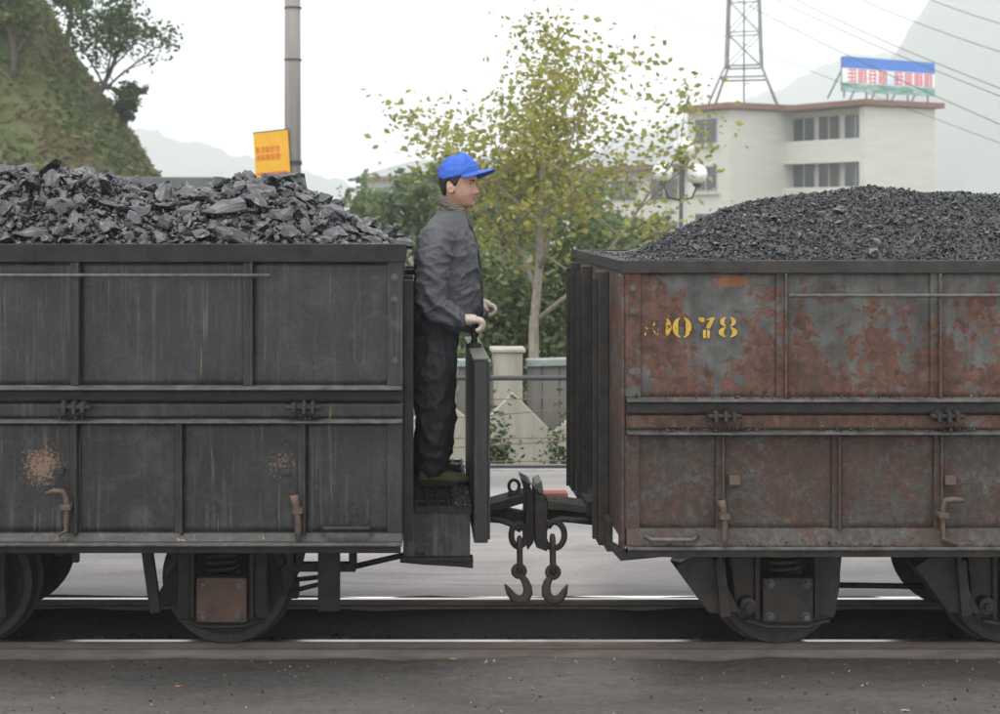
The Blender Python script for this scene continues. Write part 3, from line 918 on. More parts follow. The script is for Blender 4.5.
leaves_obj('hillside_undergrowth', pg, 0.14, GREEN_H, None, (-12, 36, 0), 2.0, 'stuff')
leaves_obj('hillside_dry_grass', pb, 0.12, BROWN_H, None, (-12, 36, 0), 2.4, 'stuff')
def hill_tree(pxx, Y, ztop_off, spread, seed, label, lean, nl=2600, ls=0.16, mat=GREEN_D, fork=0.3):
    x = px(pxx, Y)
    z = hill_z(x, Y) - 0.1
    make_tree('hillside_tree', label, (x, Y, z), z + ztop_off, spread, mat, BARK_D, nl, ls, 0.10, seed, 'trees on the left hillside', lean, fork)
hill_tree(84, 33, 3.0, 2.5, 61, 'slender tree leaning right from the hillside edge above the left coal heap', (0.75, 0), 2600, 0.085)
hill_tree(62, 36, 3.6, 1.9, 62, 'leafy tree at the top left on the hillside ridge, behind the leaning one', (0.18, 0), 3000, 0.09)
hill_tree(14, 31, 2.6, 1.5, 63, 'bushy tree on the hillside at the left edge of the picture', (0.05, 0), 2600, 0.1, GREEN_H)
hill_tree(118, 38, 1.8, 0.9, 64, 'small tree low on the hillside below the leaning tree', (0.15, 0), 1700, 0.085)

# ---------------- far mountains
MTN = (lambda t: t.fin(t.ramp(t.noise(0.035, 6, 0.65), [(0.3, (0.04, 0.055, 0.04)), (0.55, (0.075, 0.09, 0.06)), (0.75, (0.15, 0.145, 0.12))]), 0.95, 0, 0.1))(NT('wooded_mountain'))
def mountain(name, label, outline, D, depth, seed):
    """outline in picture terms turned into a ridge at distance D with slopes in front and behind"""
    xs = np.linspace(outline[0][0], outline[-1][0], 220)
    vs, fs = [], []
    rows = 44
    for j in range(rows + 1):
        v = j / rows * 2 - 1                                # -1 front foot .. 1 back foot
        for q in xs:
            Y = D + v * depth
            x = (q - PPX) * D / F_PX
            h = CAM_Z + (PPY - lerp_table(outline, q) + 9 * mnoise.fractal(Vector((q * 0.03, seed, 0)), 0.9, 2.1, 5)) * D / F_PX + 1.0
            env = (1 - abs(v)) ** 0.8
            rough = 0.07 * h * (mnoise.fractal(Vector((x * 0.03, Y * 0.03, seed)), 0.8, 2.1, 5)) * (0.35 + 0.65 * (1 - env))
            vs.append((x * (1 + 0.0 * v), Y, -1.0 + max(0, h * env + rough * min(1, env * 6)) - 0.5 * (env <= 0)))
    n = len(xs)
    fs = [(j * n + i, j * n + i + 1, (j + 1) * n + i + 1, (j + 1) * n + i) for j in range(rows) for i in range(n - 1)]
    o = MB().add(vs, fs, True).build(name, MTN)
    tag(o, kind='structure')
    o['label'] = label
mountain('mountain', 'steep hazy mountain filling the upper right corner',
         [(780, 200), (840, 150), (880, 100), (893, 62), (905, 45), (920, 20), (936, -5), (980, -28), (1060, -40), (1200, -45), (1400, -30)], 980, 170, 1.3)
mountain('mountain', 'faint far ridge behind the white building and tower',
         [(470, 205), (560, 170), (640, 132), (690, 120), (720, 112), (770, 88), (820, 64), (870, 52), (920, 50), (1010, 60)], 1400, 160, 4.1)
mountain('mountain', 'faint far ridge on the left behind the utility pole',
         [(-200, 80), (-60, 96), (60, 118), (125, 130), (190, 140), (240, 152), (300, 168), (360, 182), (420, 200), (520, 206)], 1400, 160, 7.7)

# ---------------- overhead cables at the upper right
CABLE = simple('black_cable', (0.05, 0.05, 0.05), 0.6, 0.1, 5, 0.0)
ordn = ['topmost', 'second from the top', 'third from the top', 'fourth from the top', 'fifth from the top', 'sixth from the top']
for k, (xa, ya, xb, yb, Ya, Yb) in enumerate(((930, -8, 1080, 44, 55, 36), (858, -8, 1060, 70, 60, 36), (905, 42, 1080, 118, 58, 36),
                                              (872, 36, 1080, 126, 62, 36), (840, 44, 1080, 158, 62, 36), (700, 20, 1090, 176, 80, 36))):
    xa, ya = xa - (ya + 30) * (xb - xa) / (yb - ya), -30
    p0, p1 = at(xa, ya, Ya), at(xb, yb, Yb)
    pts = []
    for i in range(25):
        u = i / 24
        q = p0.lerp(p1, u); q.z -= 1.2 * (u - u * u)
        pts.append(q)
    tag(MB().tube(pts, 0.014 if k < 5 else 0.010, 5).build('overhead_cable', CABLE),
        'thin overhead cable across the upper right sky, %s of six' % ordn[k], 'cable', 'overhead cables at the upper right')

# ================================================================== THE WAGONS
YN = -0.95                                                  # near side of the wagon bodies
def plate(name, mat, parent, x0, x1, z0, z1, y, seed, amp=0.006):
    """sheet of steel, slightly dented, 8 mm thick"""
    nx = max(4, int((x1 - x0) / 0.035)); nzz = max(4, int((z1 - z0) / 0.035))
    vs, fs = [], []
    for j in range(nzz + 1):
        for i in range(nx + 1):
            x = x0 + (x1 - x0) * i / nx; z = z0 + (z1 - z0) * j / nzz
            e = min(i, nx - i, 2) / 2 * min(j, nzz - j, 2) / 2
            d = amp * (nz(x, z, seed, 3.2) + 0.4 * nz(x, z, seed + 9, 9)) * e
            vs.append((x, y + d, z))
    nf = len(vs)
    w = nx + 1
    for j in range(nzz):
        for i in range(nx):
            fs.append((j * w + i, j * w + i + 1, (j + 1) * w + i + 1, (j + 1) * w + i))
    ring = [i for i in range(nx)] + [j * w + nx for j in range(nzz)] + [nzz * w + i for i in range(nx, 0, -1)] + [j * w for j in range(nzz, 0, -1)]
    for k in ring:
        p = vs[k]; vs.append((p[0], y + 0.012, p[2]))
    n = len(ring)
    for k in range(n):
        fs.append((ring[k], nf + k, nf + (k + 1) % n, ring[(k + 1) % n]))
    fs.append(tuple(nf + k for k in range(n)))
    m = MB(); m.add(vs, fs, True)
    for k in range(nx * nzz, len(m.sm)): m.sm[k] = False
    return m.build(name, mat, parent)

def bolt_mesh(y, x, z, r=0.012, h=0.01):
    return MB().lathe((x, y, z), [(0, r * 1.5), (-0.003, r * 1.5), (-0.003, r), (-h, r * 0.92), (-h, 0.0005)], 'y', 8)

def wagon(root, mat, edge, iron, x0, x1, Z, up_ribs, lo_ribs, plates_seed, mirror):
    """the tub; Z: heights of rim top, plate top, ledge, joint, ledge, strip, sill, bottom"""
    zt, zp, z1, zm, z2, zs, zb, zf = Z
    W = -YN
    # inner shell
    for ya, yb, nm in ((YN + 0.03, YN + 0.05, 'side_wall'), (W - 0.05, W - 0.02, 'side_wall')):
        box(nm, mat, root, x0 + 0.03, x1 - 0.03, ya, yb, zf + 0.03, zt - 0.01, 0)
    box('end_wall', mat, root, x0, x0 + 0.028, YN + 0.022, W - 0.022, zf + 0.03, zt - 0.012, 0.002)
    box('end_wall', mat, root, x1 - 0.028, x1, YN + 0.022, W - 0.022, zf + 0.03, zt - 0.012, 0.002)
    box('floor', iron, root, x0 + 0.03, x1 - 0.03, YN + 0.05, W - 0.05, zf + 0.032, zf + 0.06, 0)
    # rim: an angle iron all round
    def rim(xa, xb, ya, yb):
        return MB().box(xa, xb, ya, yb, zt - 0.012, zt).build('rim', iron, root, 0.003)
    MB().prism([(YN - 0.022, zt), (YN + 0.07, zt), (YN + 0.07, zt - 0.012), (YN - 0.006, zt - 0.014), (YN - 0.006, zp), (YN - 0.022, zp)], 'x', x0 - 0.014, x1 + 0.014).build('rim', iron, root, 0.003)
    MB().prism([(W + 0.022, zt), (W - 0.07, zt), (W - 0.07, zt - 0.012), (W + 0.006, zt - 0.014), (W + 0.006, zp), (W + 0.022, zp)], 'x', x0 - 0.014, x1 + 0.014).build('rim', iron, root, 0.003)
    for xe, sgn in ((x0, -1), (x1, 1)):
        MB().prism([(xe + sgn * 0.012, zt - 0.002), (xe - sgn * 0.07, zt - 0.002), (xe - sgn * 0.07, zt - 0.014), (xe + sgn * 0.002, zt - 0.016), (xe + sgn * 0.002, zp + 0.002), (xe + sgn * 0.012, zp + 0.002)], 'y', YN - 0.004, W + 0.004).build('rim', iron, root, 0.003)
    # plates between the ribs
    def row(ribs, za, zb_, y, nm, seed):
        xs = [x0 + 0.012] + [r for r in ribs if x0 < r < x1] + [x1 - 0.012]
        for k, (a, b) in enumerate(zip(xs, xs[1:])):
            plate(nm, mat, root, a + 0.0015, b - 0.0015, za, zb_, y, seed + k * 3.7)
    row(up_ribs, z1 + 0.004, zp + 0.004, YN + 0.012, 'upper_plate', plates_seed)
    row(lo_ribs, zs - 0.004, z2 - 0.004, YN + 0.012, 'lower_plate', plates_seed + 50)
    # ribs: flat bar with a standing web
    for r in up_ribs:
        if x0 < r < x1:
            rb = MB().box(r - 0.03, r + 0.014, YN - 0.003, YN + 0.0105, z1 + 0.012, zp + 0.003).build('rib', mat, root, 0.002)
            MB().box(r + 0.003, r + 0.0135, YN - 0.026, YN - 0.0035, z1 + 0.014, zp - 0.001).build('web', mat, rb, 0.002)
    for r in lo_ribs:
        if x0 < r < x1:
            rb = MB().box(r - 0.022, r + 0.012, YN - 0.002, YN + 0.0105, zs, z2 - 0.012).build('rib', mat, root, 0.002)
            MB().box(r + 0.001, r + 0.0115, YN - 0.022, YN - 0.0025, zs, z2 - 0.012).build('web', mat, rb, 0.002)
    # corner straps with bolts
    for xe, sg in ((x0 + 0.035, 1), (x1 - 0.035, -1)):
        cs = MB().box(xe - 0.035, xe + 0.033, YN - 0.001, YN + 0.0108, z1 + 0.012, zp + 0.002).build('corner_strap', mat, root, 0.002)
        cl = MB().box(xe - 0.035, xe + 0.028, YN - 0.001, YN + 0.0108, zs, z2 - 0.012).build('corner_strap', mat, root, 0.002)
        for f_ in (0.12, 0.30, 0.78):
            bolt_mesh(YN - 0.001, xe - 0.004, zp - (zp - z1) * f_).build('bolt', edge, cs)
    # two ledges with the door joint between
    for zl, nm in ((z1, 'upper_ledge'), (z2, 'lower_ledge')):
        MB().prism([(YN - 0.052, zl + 0.004), (YN + 0.012, zl + 0.012), (YN + 0.012, zl - 0.006), (YN - 0.044, zl - 0.006), (YN - 0.052, zl - 0.003)], 'x', x0 + 0.004, x1 - 0.004).build(nm, edge, root, 0.002)
    plate('joint_plate', iron, root, x0 + 0.004, x1 - 0.004, zm + 0.003, z1 - 0.007, YN - 0.016, plates_seed + 90, 0.003)
    plate('joint_plate', mat, root, x0 + 0.004, x1 - 0.004, z2 + 0.012, zm - 0.003, YN - 0.004, plates_seed + 95, 0.004)
    # bottom strip and sill
    MB().prism([(YN - 0.004, zs), (YN + 0.012, zs + 0.004), (YN + 0.012, zb), (YN - 0.034, zb + 0.004)], 'x', x0 + 0.004, x1 - 0.004).build('bottom_strip', mat, root, 0.002)
    MB().box(x0 + 0.002, x1 - 0.002, YN - 0.055, YN + 0.03, zb - 0.012, zb + 0.001).build('sill', edge, root, 0.003)
    MB().box(x0 + 0.01, x1 - 0.01, YN - 0.03, YN + 0.06, zf - 0.012, zb - 0.0125).build('sole_bar', iron, root, 0.003)
    MB().box(x0 + 0.01, x1 - 0.01, W - 0.06, W + 0.03, zf - 0.012, zb - 0.0125).build('sole_bar', iron, root, 0.003)
    for yy in (-0.5, 0.0, 0.5):
        MB().box(x0 + 0.08, x1 - 0.08, yy - 0.05, yy + 0.05, zf - 0.09, zf + 0.031).build('centre_sill', iron, root, 0.004)

def hinge(root, x, z, mat, seed):
    r = random.Random(seed)
    h = MB().box(x - 0.06, x + 0.06, YN - 0.034, YN - 0.014, z - 0.012, z + 0.012).build('hinge', mat, root, 0.003)
    for dx in (-0.04, 0.004, 0.042):
        hh = r.uniform(0.020, 0.036)
        MB().prism([(x + dx - 0.008, z - hh), (x + dx + 0.008, z - hh), (x + dx + 0.01, z + hh * 0.5), (x + dx, z + hh), (x + dx - 0.01, z + hh * 0.5)], 'y', YN - 0.075, YN - 0.02).build('knuckle', mat, h, 0.004)
    MB().cyl((x - 0.075, YN - 0.052, z - 0.004), (x + 0.075, YN - 0.052, z - 0.004), 0.011, 10).build('pin', mat, h)
    return h

def coal_spill(root, xs, z, seed, mat, n=60, w=0.07):
    r = random.Random(seed)
    sp = []
    for x in xs:
        for _ in range(n):
            u = r.gauss(0, w)
            sp.append((x + u, YN - r.uniform(0.006, 0.046), z + 0.014 + abs(r.gauss(0, 0.012)) * math.exp(-(u / w) ** 2), r.uniform(0.006, 0.02)))
    o = scatter_mesh('spilled_coal', sp, CHIPS, mat, root, (sp[0][0], YN, z))
    o['kind'] = 'stuff'

def latch(root, x, ytop, ybot, kind, mat):
    """drop lever that holds the side door"""
    za, zb = pz(ytop, YN), pz(ybot, YN)
    if kind == 'side':                                       # bent handle pointing left or right
        m = MB().tube([(x - 0.085, YN - 0.05, za - 0.006), (x - 0.05, YN - 0.055, za + 0.006), (x - 0.012, YN - 0.05, za + 0.004), (x + 0.004, YN - 0.045, za - 0.04), (x + 0.004, YN - 0.043, zb + 0.02), (x - 0.03, YN - 0.05, zb)], [0.009, 0.013, 0.013, 0.012, 0.011, 0.009], 8)
    elif kind == 'right':
        m = MB().tube([(x + 0.09, YN - 0.05, za), (x + 0.04, YN - 0.055, za + 0.004), (x + 0.008, YN - 0.05, za), (x, YN - 0.045, za - 0.04), (x, YN - 0.043, zb + 0.02), (x + 0.06, YN - 0.05, zb)], [0.011, 0.014, 0.013, 0.012, 0.011, 0.009], 8)
    else:
        m = MB().tube([(x - 0.014, YN - 0.05, za), (x - 0.008, YN - 0.055, za - 0.03), (x + 0.002, YN - 0.045, za - 0.09), (x + 0.004, YN - 0.043, zb + 0.05), (x, YN - 0.05, zb)], [0.02, 0.017, 0.013, 0.016, 0.008], 8)
    l_ = m.build('latch', mat, root)
    zc = (za * 0.65 + zb * 0.35)
    MB().box(x - 0.02, x + 0.024, YN - 0.062, YN - 0.004, zc - 0.012, zc + 0.012).build('keeper', mat, l_, 0.003)

WHEEL_RIM = dusty_iron('highlit_wheel_rim', (0.022, 0.020, 0.018), (0.055, 0.050, 0.045), (0.06, 0.045, 0.035), 0.5)  # lighter than the wheel iron: the rim highlight is painted into this colour
def wheelset(root, x, iron, boxmat, ped_shape):
    R = 0.30
    for s in (-1, 1):
        yc = s * 0.381
        wh_m = MB().lathe((x, yc, R), [(s * 0.05, 0.06), (s * 0.045, 0.2), (s * 0.052, 0.225), (s * 0.052, R - 0.004), (s * 0.03, R), (-s * 0.03, R + 0.002), (-s * 0.034, R + 0.024), (-s * 0.048, R + 0.024), (-s * 0.052, 0.225), (-s * 0.03, 0.2), (-s * 0.04, 0.06)], 'y', 40)
        wh = wh_m.build('wheel', iron, root)
        MB().lathe((x, yc, R), [(s * 0.0522, R - 0.045), (s * 0.056, R - 0.04), (s * 0.056, R - 0.008), (s * 0.0522, R - 0.004)], 'y', 40).build('tyre', WHEEL_RIM, wh)
    MB().cyl((x, -0.57, R), (x, 0.57, R), 0.05, 14).build('axle', iron, root)
    for s in (-1, 1):
        yo = s * 0.56                                        # axle box plane
        def ybx(a, b):
            return (yo + s * a, yo + s * b) if s > 0 else (yo - b, yo - a)
        a, b = ybx(0.0, 0.065)
        ab = MB().box(x - 0.118, x + 0.118, a, b, R - 0.145, R + 0.065).build('axle_box', boxmat if s < 0 else iron, root, 0.008)
        if s < 0:
            for dx in (-0.085, 0.085):
                for dz in (-0.075, 0.078):
                    bolt_mesh(a, x + dx, R - 0.04 + dz, 0.015, 0.018).build('bolt', HILITE_EDGE, ab)
        # coil spring above the box
        sp = []
        for i in range(64):
            t = i / 63 * 2 * math.pi * 4
            sp.append((x + 0.07 * math.cos(t), yo - s * 0.0 + 0.045 * math.sin(t), R + 0.075 + i / 63 * 0.13))
        MB().tube(sp, 0.011, 6).build('spring', iron, root)
        a, b = ybx(-0.03, 0.03)
        for sd in (-1, 1):
            pts = [(x + sd * q[0], q[1]) for q in ped_shape]
            MB().prism(pts, 'y', a, b).build('pedestal', iron, root, 0.005)
            MB().box(*sorted((x + sd * 0.15, x + sd * 0.128)), a - 0.02, b + 0.02, R - 0.13, R + 0.24).build('horn_guide', iron, root, 0.004)
        MB().tube([(x - 0.2, yo - 0.04, R - 0.14), (x - 0.14, yo - 0.045, R - 0.15), (x - 0.1, yo - 0.045, R - 0.168), (x + 0.1, yo - 0.045, R - 0.168), (x + 0.14, yo - 0.045, R - 0.15), (x + 0.2, yo - 0.04, R - 0.14)], 0.011, 6).build('tie_bar', iron, root)

# ------------------------------------------------------------------ left wagon
ZL = [pz(v, YN) for v in (244, 262, 388, 402, 421, 533, 541, 549)]
LX0, LX1 = -4.7, px(403, YN)
wl = thing('coal_wagon', 'black streaked steel coal wagon on the left heaped with large lumps', 'wagon', ((LX0 + LX1) / 2, 0, 0))
lup = [px(v, YN) for v in (-590, -440, -270, -95, 77, 250)]
llo = [px(v, YN) for v in (-480, -381, -260, -153, -45, 75, 180, 303)]
wagon(wl, STEEL, HILITE_EDGE, IRON, LX0, LX1, ZL, lup, llo, 1.0, False)
for k, v in enumerate((-381, -153, 75, 303)):
    hinge(wl, px(v + 1, YN), pz(405, YN), IRON_R, 200 + k)
coal_spill(wl, [px(v, YN) for v in (75, 303)], ZL[4], 5, COAL_CHIP, 26, 0.05)
MB().tube([(px(-500, YN), YN - 0.034, pz(275, YN)), (px(271, YN), YN - 0.034, pz(275, YN))], 0.0085, 8).build('grab_rail', BRIGHT_EDGE, wl)
latch(wl, px(68, YN), 490, 533, 'side', LATCH)
latch(wl, px(298, YN), 493, 538, 'drop', LATCH)
for v, w_ in ((60, 1), (286, 1)):
    MB().box(px(v - 6, YN), px(v + 5, YN), YN - 0.028, YN + 0.004, pz(474, YN), pz(468, YN)).build('bracket', IRON_R, wl, 0.003)
MB().tube([(px(321, YN), YN - 0.015, pz(527, YN)), (px(326, YN), YN - 0.05, pz(526, YN)), (px(366, YN), YN - 0.05, pz(526, YN)), (px(371, YN), YN - 0.015, pz(527, YN))], 0.009, 8).build('hand_hold', IRON_R, wl)
# end posts at the balcony end
for ya, yb in ((-0.90, -0.80), (-0.42, -0.32), (0.32, 0.42), (0.80, 0.90)):
    MB().box(LX1 + 0.001, -0.003, ya, yb, 0.60, pz(280, -0.85)).build('end_post', IRON, wl, 0.004)
# balcony the man stands on
FL = 0.71
MB().box(-0.05, 0.262, -0.645, -0.60, 0.47, FL - 0.012).build('balcony_beam', STEEL, wl, 0.004)
MB().box(-0.05, 0.262, 0.60, 0.645, 0.47, FL - 0.012).build('balcony_beam', STEEL, wl, 0.004)
MB().box(-0.06, 0.275, -0.67, -0.595, 0.452, 0.469).build('balcony_flange', IRON, wl, 0.003)
MB().box(0.215, 0.262, -0.595, 0.595, 0.48, FL - 0.014).build('balcony_beam', IRON, wl, 0.004)
MB().prism([(px(400, -0.62), 0.452), (0.275, 0.452), (0.275, 0.418), (0.21, 0.425), (0.04, 0.435), (px(400, -0.62), 0.445)], 'y', -0.66, -0.60).build('balcony_gusset', IRON, wl, 0.004)
for i in range(7):
    x = -0.045 + i * 0.05
    MB().box(x, x + 0.013, -0.66, 0.64, FL - 0.035, FL - 0.003).build('grating_bar', IRON, wl, 0.002)
for j in range(10):
    y = -0.655 + j * 0.14
    MB().box(-0.05, 0.27, y, y + 0.012, FL - 0.034, FL - 0.005).build('grating_cross_bar', IRON, wl, 0.002)
MB().box(0.19, 0.268, -0.66, -0.2, FL - 0.0029, FL + 0.004).build('tread_plate', IRON, wl, 0.002)
sp = [(random.uniform(0.18, 0.26), random.uniform(-0.66, -0.2), FL + 0.006, random.uniform(0.006, 0.022)) for _ in range(120)]
sp += [(random.uniform(-0.04, 0.14), random.uniform(-0.65, 0.4), FL + 0.0, random.uniform(0.006, 0.018)) for _ in range(14)]
scatter_mesh('balcony_coal_dust', sp, CHIPS, COAL_CHIP, wl, (0.1, -0.4, FL))['kind'] = 'stuff'
# end board of the balcony with the brake handle on top
EX0, EX1, EY0, EY1, EZ1 = 0.277, 0.342, -0.70, 0.42, 1.39
MB().box(EX0, EX1, EY0, EY1, 0.545, EZ1).build('end_board', STEEL, wl, 0.006)
MB().box(EX0 - 0.006, EX1 + 0.006, EY0 - 0.006, EY1 + 0.006, EZ1, EZ1 + 0.012).build('end_board_cap', BRIGHT_EDGE, wl, 0.004)
MB().box(EX1, EX1 + 0.01, EY0 + 0.004, EY0 + 0.05, 0.56, EZ1 - 0.01).build('end_board_batten', STEEL, wl, 0.003)
HX, HY = 0.300, -0.185
bh = MB().tube([(HX, HY, EZ1), (HX, HY, 1.50), (HX + 0.004, HY + 0.03, 1.518), (HX + 0.07, HY + 0.30, 1.545), (HX + 0.085, HY + 0.42, 1.55)], [0.016, 0.016, 0.016, 0.015, 0.014], 10).build('brake_handle', IRON, wl)
MB().lathe((HX, HY, EZ1 + 0.012), [(0, 0.038), (0.018, 0.034), (0.026, 0.018)], 'z', 14).build('brake_collar', IRON, bh)
MB().cyl((HX, HY + 0.30, EZ1), (HX + 0.07, HY + 0.30, 1.545), 0.012, 8).build('handle_support', IRON, bh)

# coupling of the left wagon
YC = -0.06
cl_ = MB().prism([(px(488, YC), pz(501, YC)), (px(525, YC), pz(491, YC)), (px(525, YC), pz(499, YC)), (px(488, YC), pz(510, YC))], 'y', YC - 0.09, YC + 0.09).build('coupler', IRON, wl, 0.004)
MB().prism([(px(488, YC), pz(511, YC)), (px(505, YC), pz(508, YC)), (px(524, YC), pz(512, YC)), (px(524, YC), pz(524, YC)), (px(488, YC), pz(517, YC))], 'y', YC - 0.05, YC + 0.05).build('draw_bar', IRON, cl_, 0.004)
MB().prism([(px(520, YC), pz(476, YC)), (px(527, YC), pz(479, YC)), (px(531, YC), pz(488, YC)), (px(532.5, YC), pz(505, YC)), (px(532, YC), pz(538, YC)), (px(526, YC), pz(546, YC)), (px(524, YC), pz(520, YC)), (px(525, YC), pz(492, YC))], 'y', YC - 0.10, YC + 0.11).build('buffer_plate', IRON, cl_, 0.004)
MB().prism([(px(520, YC), pz(476, YC)), (px(531, YC), pz(482, YC)), (px(528, YC), pz(486, YC)), (px(521, YC), pz(480, YC))], 'y', YC - 0.045, YC + 0.14).build('buffer_lip', BRIGHT_EDGE, cl_, 0.003)
rc = at(514, 486, YC)
MB().tube([(rc.x + 0.026 * math.cos(t), YC, rc.z + 0.031 * math.sin(t)) for t in np.linspace(0, 6.283, 21)[:-1]], 0.0085, 8, closed=True, up=(0, 1, 0)).build('eye_bolt', IRON, cl_)
MB().box(rc.x - 0.03, rc.x + 0.035, YC - 0.03, YC + 0.03, pz(496, YC), pz(492, YC)).build('eye_bolt_washer', IRON, cl_, 0.003)

def hook_set(parent, bar, loop_c, loop_r, link_p, eye, path, radii):
    Yh = -0.14
    P = lambda p: at(p[0], p[1], Yh)
    MB().tube([P(q) for q in bar], [0.016] * len(bar), 10, up=(0, 1, 0)).build('shackle_bar', HOOK_IRON if False else IRON_R, parent)
    c = P(loop_c)
    lp = MB().tube([(c.x + loop_r[0] * math.cos(t), Yh, c.z + loop_r[1] * math.sin(t)) for t in np.linspace(0, 6.283, 25)[:-1]], 0.0155, 8, closed=True, up=(0, 1, 0)).build('shackle', IRON_R, parent)
    a, b = P(link_p[0]), P(link_p[1])
    m = MB()
    pts = []
    n = 26
    for i in range(n):
        t = 2 * math.pi * i / n
        yy = 0.03 * math.cos(t)
        zz = (a.z + b.z) / 2 + (abs(a.z - b.z) / 2) * (math.copysign(abs(math.sin(t)) ** 0.45, math.sin(t)))
        u = (zz - b.z) / (a.z - b.z)
        pts.append((b.x + (a.x - b.x) * u, Yh + yy, zz))
    m.tube(pts, 0.0135, 8, closed=True, up=(1, 0, 0)).build('link', HOOK_IRON, parent)
    e = P(eye)
    m = MB()
    m.tube([(e.x + 0.025 * math.cos(t), Yh, e.z + 0.025 * math.sin(t)) for t in np.linspace(0, 6.283, 21)[:-1]], 0.0155, 8, closed=True, up=(0, 1, 0), flat=(0.85, 1))
    m.tube([P(q) for q in path], [q / 197.0 for q in radii], 10, up=(0, 1, 0), flat=(0.8, 1))
    m.build('hook', HOOK_IRON, parent, smooth=True)
hook_set(cl_, [(487, 519), (500, 520), (509, 523), (515, 526), (521, 530)], (518.5, 535), (0.036, 0.058), ((519.5, 538), (520, 571)), (519, 571),
         [(521.5, 576), (525, 581), (527.5, 587), (528, 593), (525, 598.5), (519.5, 600), (513.5, 597.5), (509.5, 592), (507, 588), (505, 584)],
         [3.2, 4.0, 4.6, 5.0, 5.2, 4.9, 4.3, 3.6, 2.4, 0.8])

# running gear of the left wagon
PED = [(0.15, 0.545), (0.15, 0.18), (0.20, 0.155), (0.215, 0.18), (0.205, 0.36), (0.215, 0.545)]
axL = [px(222, -0.6), px(-40, -0.6), -3.1, -4.15]
for k, x in enumerate(axL):
    wheelset(wl, x, IRON, RUST_PLATE if k == 0 else IRON_R, PED)
yb_ = -0.62
MB().beam((px(147, yb_), yb_, pz(548, yb_)), (px(156, yb_), yb_, pz(612, yb_)), 0.05, 0.045, (0, 1, 0)).build('brake_hanger', IRON, wl, 0.004)
MB().prism([(px(150, yb_), pz(606, yb_)), (px(168, yb_), pz(575, yb_)), (px(176, yb_), pz(580, yb_)), (px(173, yb_), pz(612, yb_)), (px(158, yb_), pz(616, yb_))], 'y', -0.46, -0.36).build('brake_shoe', IRON, wl, 0.006)
MB().prism([(px(276, yb_), pz(575, yb_)), (px(285, yb_), pz(570, yb_)), (px(291, yb_), pz(580, yb_)), (px(289, yb_), pz(596, yb_)), (px(280, yb_), pz(606, yb_))], 'y', -0.46, -0.36).build('brake_shoe', IRON, wl, 0.006)
MB().box(px(318, yb_), px(340, yb_), yb_ - 0.012, yb_ + 0.03, pz(611, yb_), ZL[7] + 0.03).build('hanger_bar', IRON, wl, 0.004)
y2 = -0.5
MB().box(px(287, y2), px(356, y2), y2 - 0.02, y2 + 0.02, pz(571, y2), pz(562, y2)).build('brake_beam', IRON, wl, 0.004)
for a, b in ((287, 293), (296, 303), (349, 357)):
    MB().box(px(a, y2), px(b, y2), y2 - 0.022, y2 + 0.022, pz(566, y2), ZL[7] + 0.03).build('brake_bracket', IRON, wl, 0.003)
MB().tube([at(352, 567, y2), at(404, 555, y2), at(450, 551, y2)], 0.014, 8).build('brake_rod', IRON, wl)
MB().tube([at(275, 582, -0.3), at(320, 577, -0.3)], 0.012, 8).build('brake_rod', IRON, wl)
MB().tube([at(275, 592, -0.3), at(300, 589, -0.3), at(320, 584, -0.3)], 0.012, 8).build('brake_rod', IRON, wl)
MB().box(px(288, -0.3), px(299, -0.3), -0.34, -0.26, pz(597, -0.3), pz(578, -0.3)).build('rod_clevis', IRON, wl, 0.008)
for v in (175, 290, 420, 60):
    MB().lathe((px(v, -0.93), -0.93, ZL[7] - 0.018), [(-0.012, 0.02), (0.006, 0.024), (0.006, 0.0)], 'z', 8).build('bolt', IRON, wl)
MB().beam(at(76, 548, -0.8), at(76, 562, -0.8), 0.03, 0.03, (0, 1, 0)).build('pin_bolt', IRON, wl, 0.004)

# ------------------------------------------------------------------ right wagon
ZR = [pz(v, YN) for v in (260.5, 273, 400, 414, 432.5, 529, 545, 553)]
RX0, RX1 = 0.94, 5.9
wr = thing('coal_wagon', 'rusty grey coal wagon on the right with painted number and fine coal', 'wagon', ((RX0 + RX1) / 2, 0, 0))
rup = [px(v, YN) for v in (783, 937, 1110, 1280, 1450)]
rlo = [px(v, YN) for v in (721, 837, 939, 1060, 1165, 1280, 1390)]
wagon(wr, RUSTP, HILITE_EDGE, IRON_R, RX0, RX1, ZR, rup, rlo, 140.0, True)
for k, v in enumerate((722, 943, 1164, 1385)):
    hinge(wr, px(v, YN), pz(414, YN), IRON_R, 300 + k)
coal_spill(wr, [px(v, YN) for v in (735, 960, 690, 850)], ZR[4], 8, COAL_CHIP, 60, 0.07)
coal_spill(wr, [px(v, YN) for v in (760, 800, 660, 900, 985, 860)], ZR[2], 9, COAL_CHIP, 22, 0.12)
coal_spill(wr, [px(v, YN) for v in (680, 760, 840, 920, 980)], ZR[6] - 0.01, 10, COAL_CHIP, 30, 0.15)
MB().tube([(px(787, YN), YN - 0.034, pz(295, YN)), (px(1500, YN), YN - 0.034, pz(295, YN))], 0.0085, 8).build('grab_rail', BRIGHT_EDGE, wr)
latch(wr, px(722, YN), 498, 545, 'drop', LATCH)
latch(wr, px(939, YN), 498, 541, 'right', LATCH)
for v in (733, 948):
    MB().box(px(v - 5, YN), px(v + 6, YN), YN - 0.03, YN + 0.004, pz(484, YN), pz(475, YN)).build('bracket', LATCH, wr, 0.003)
MB().tube([(px(644, YN), YN - 0.015, pz(535, YN)), (px(650, YN), YN - 0.055, pz(537, YN)), (px(690, YN), YN - 0.055, pz(537, YN)), (px(697, YN), YN - 0.015, pz(535, YN))], 0.010, 8).build('hand_hold', BRIGHT_EDGE, wr)
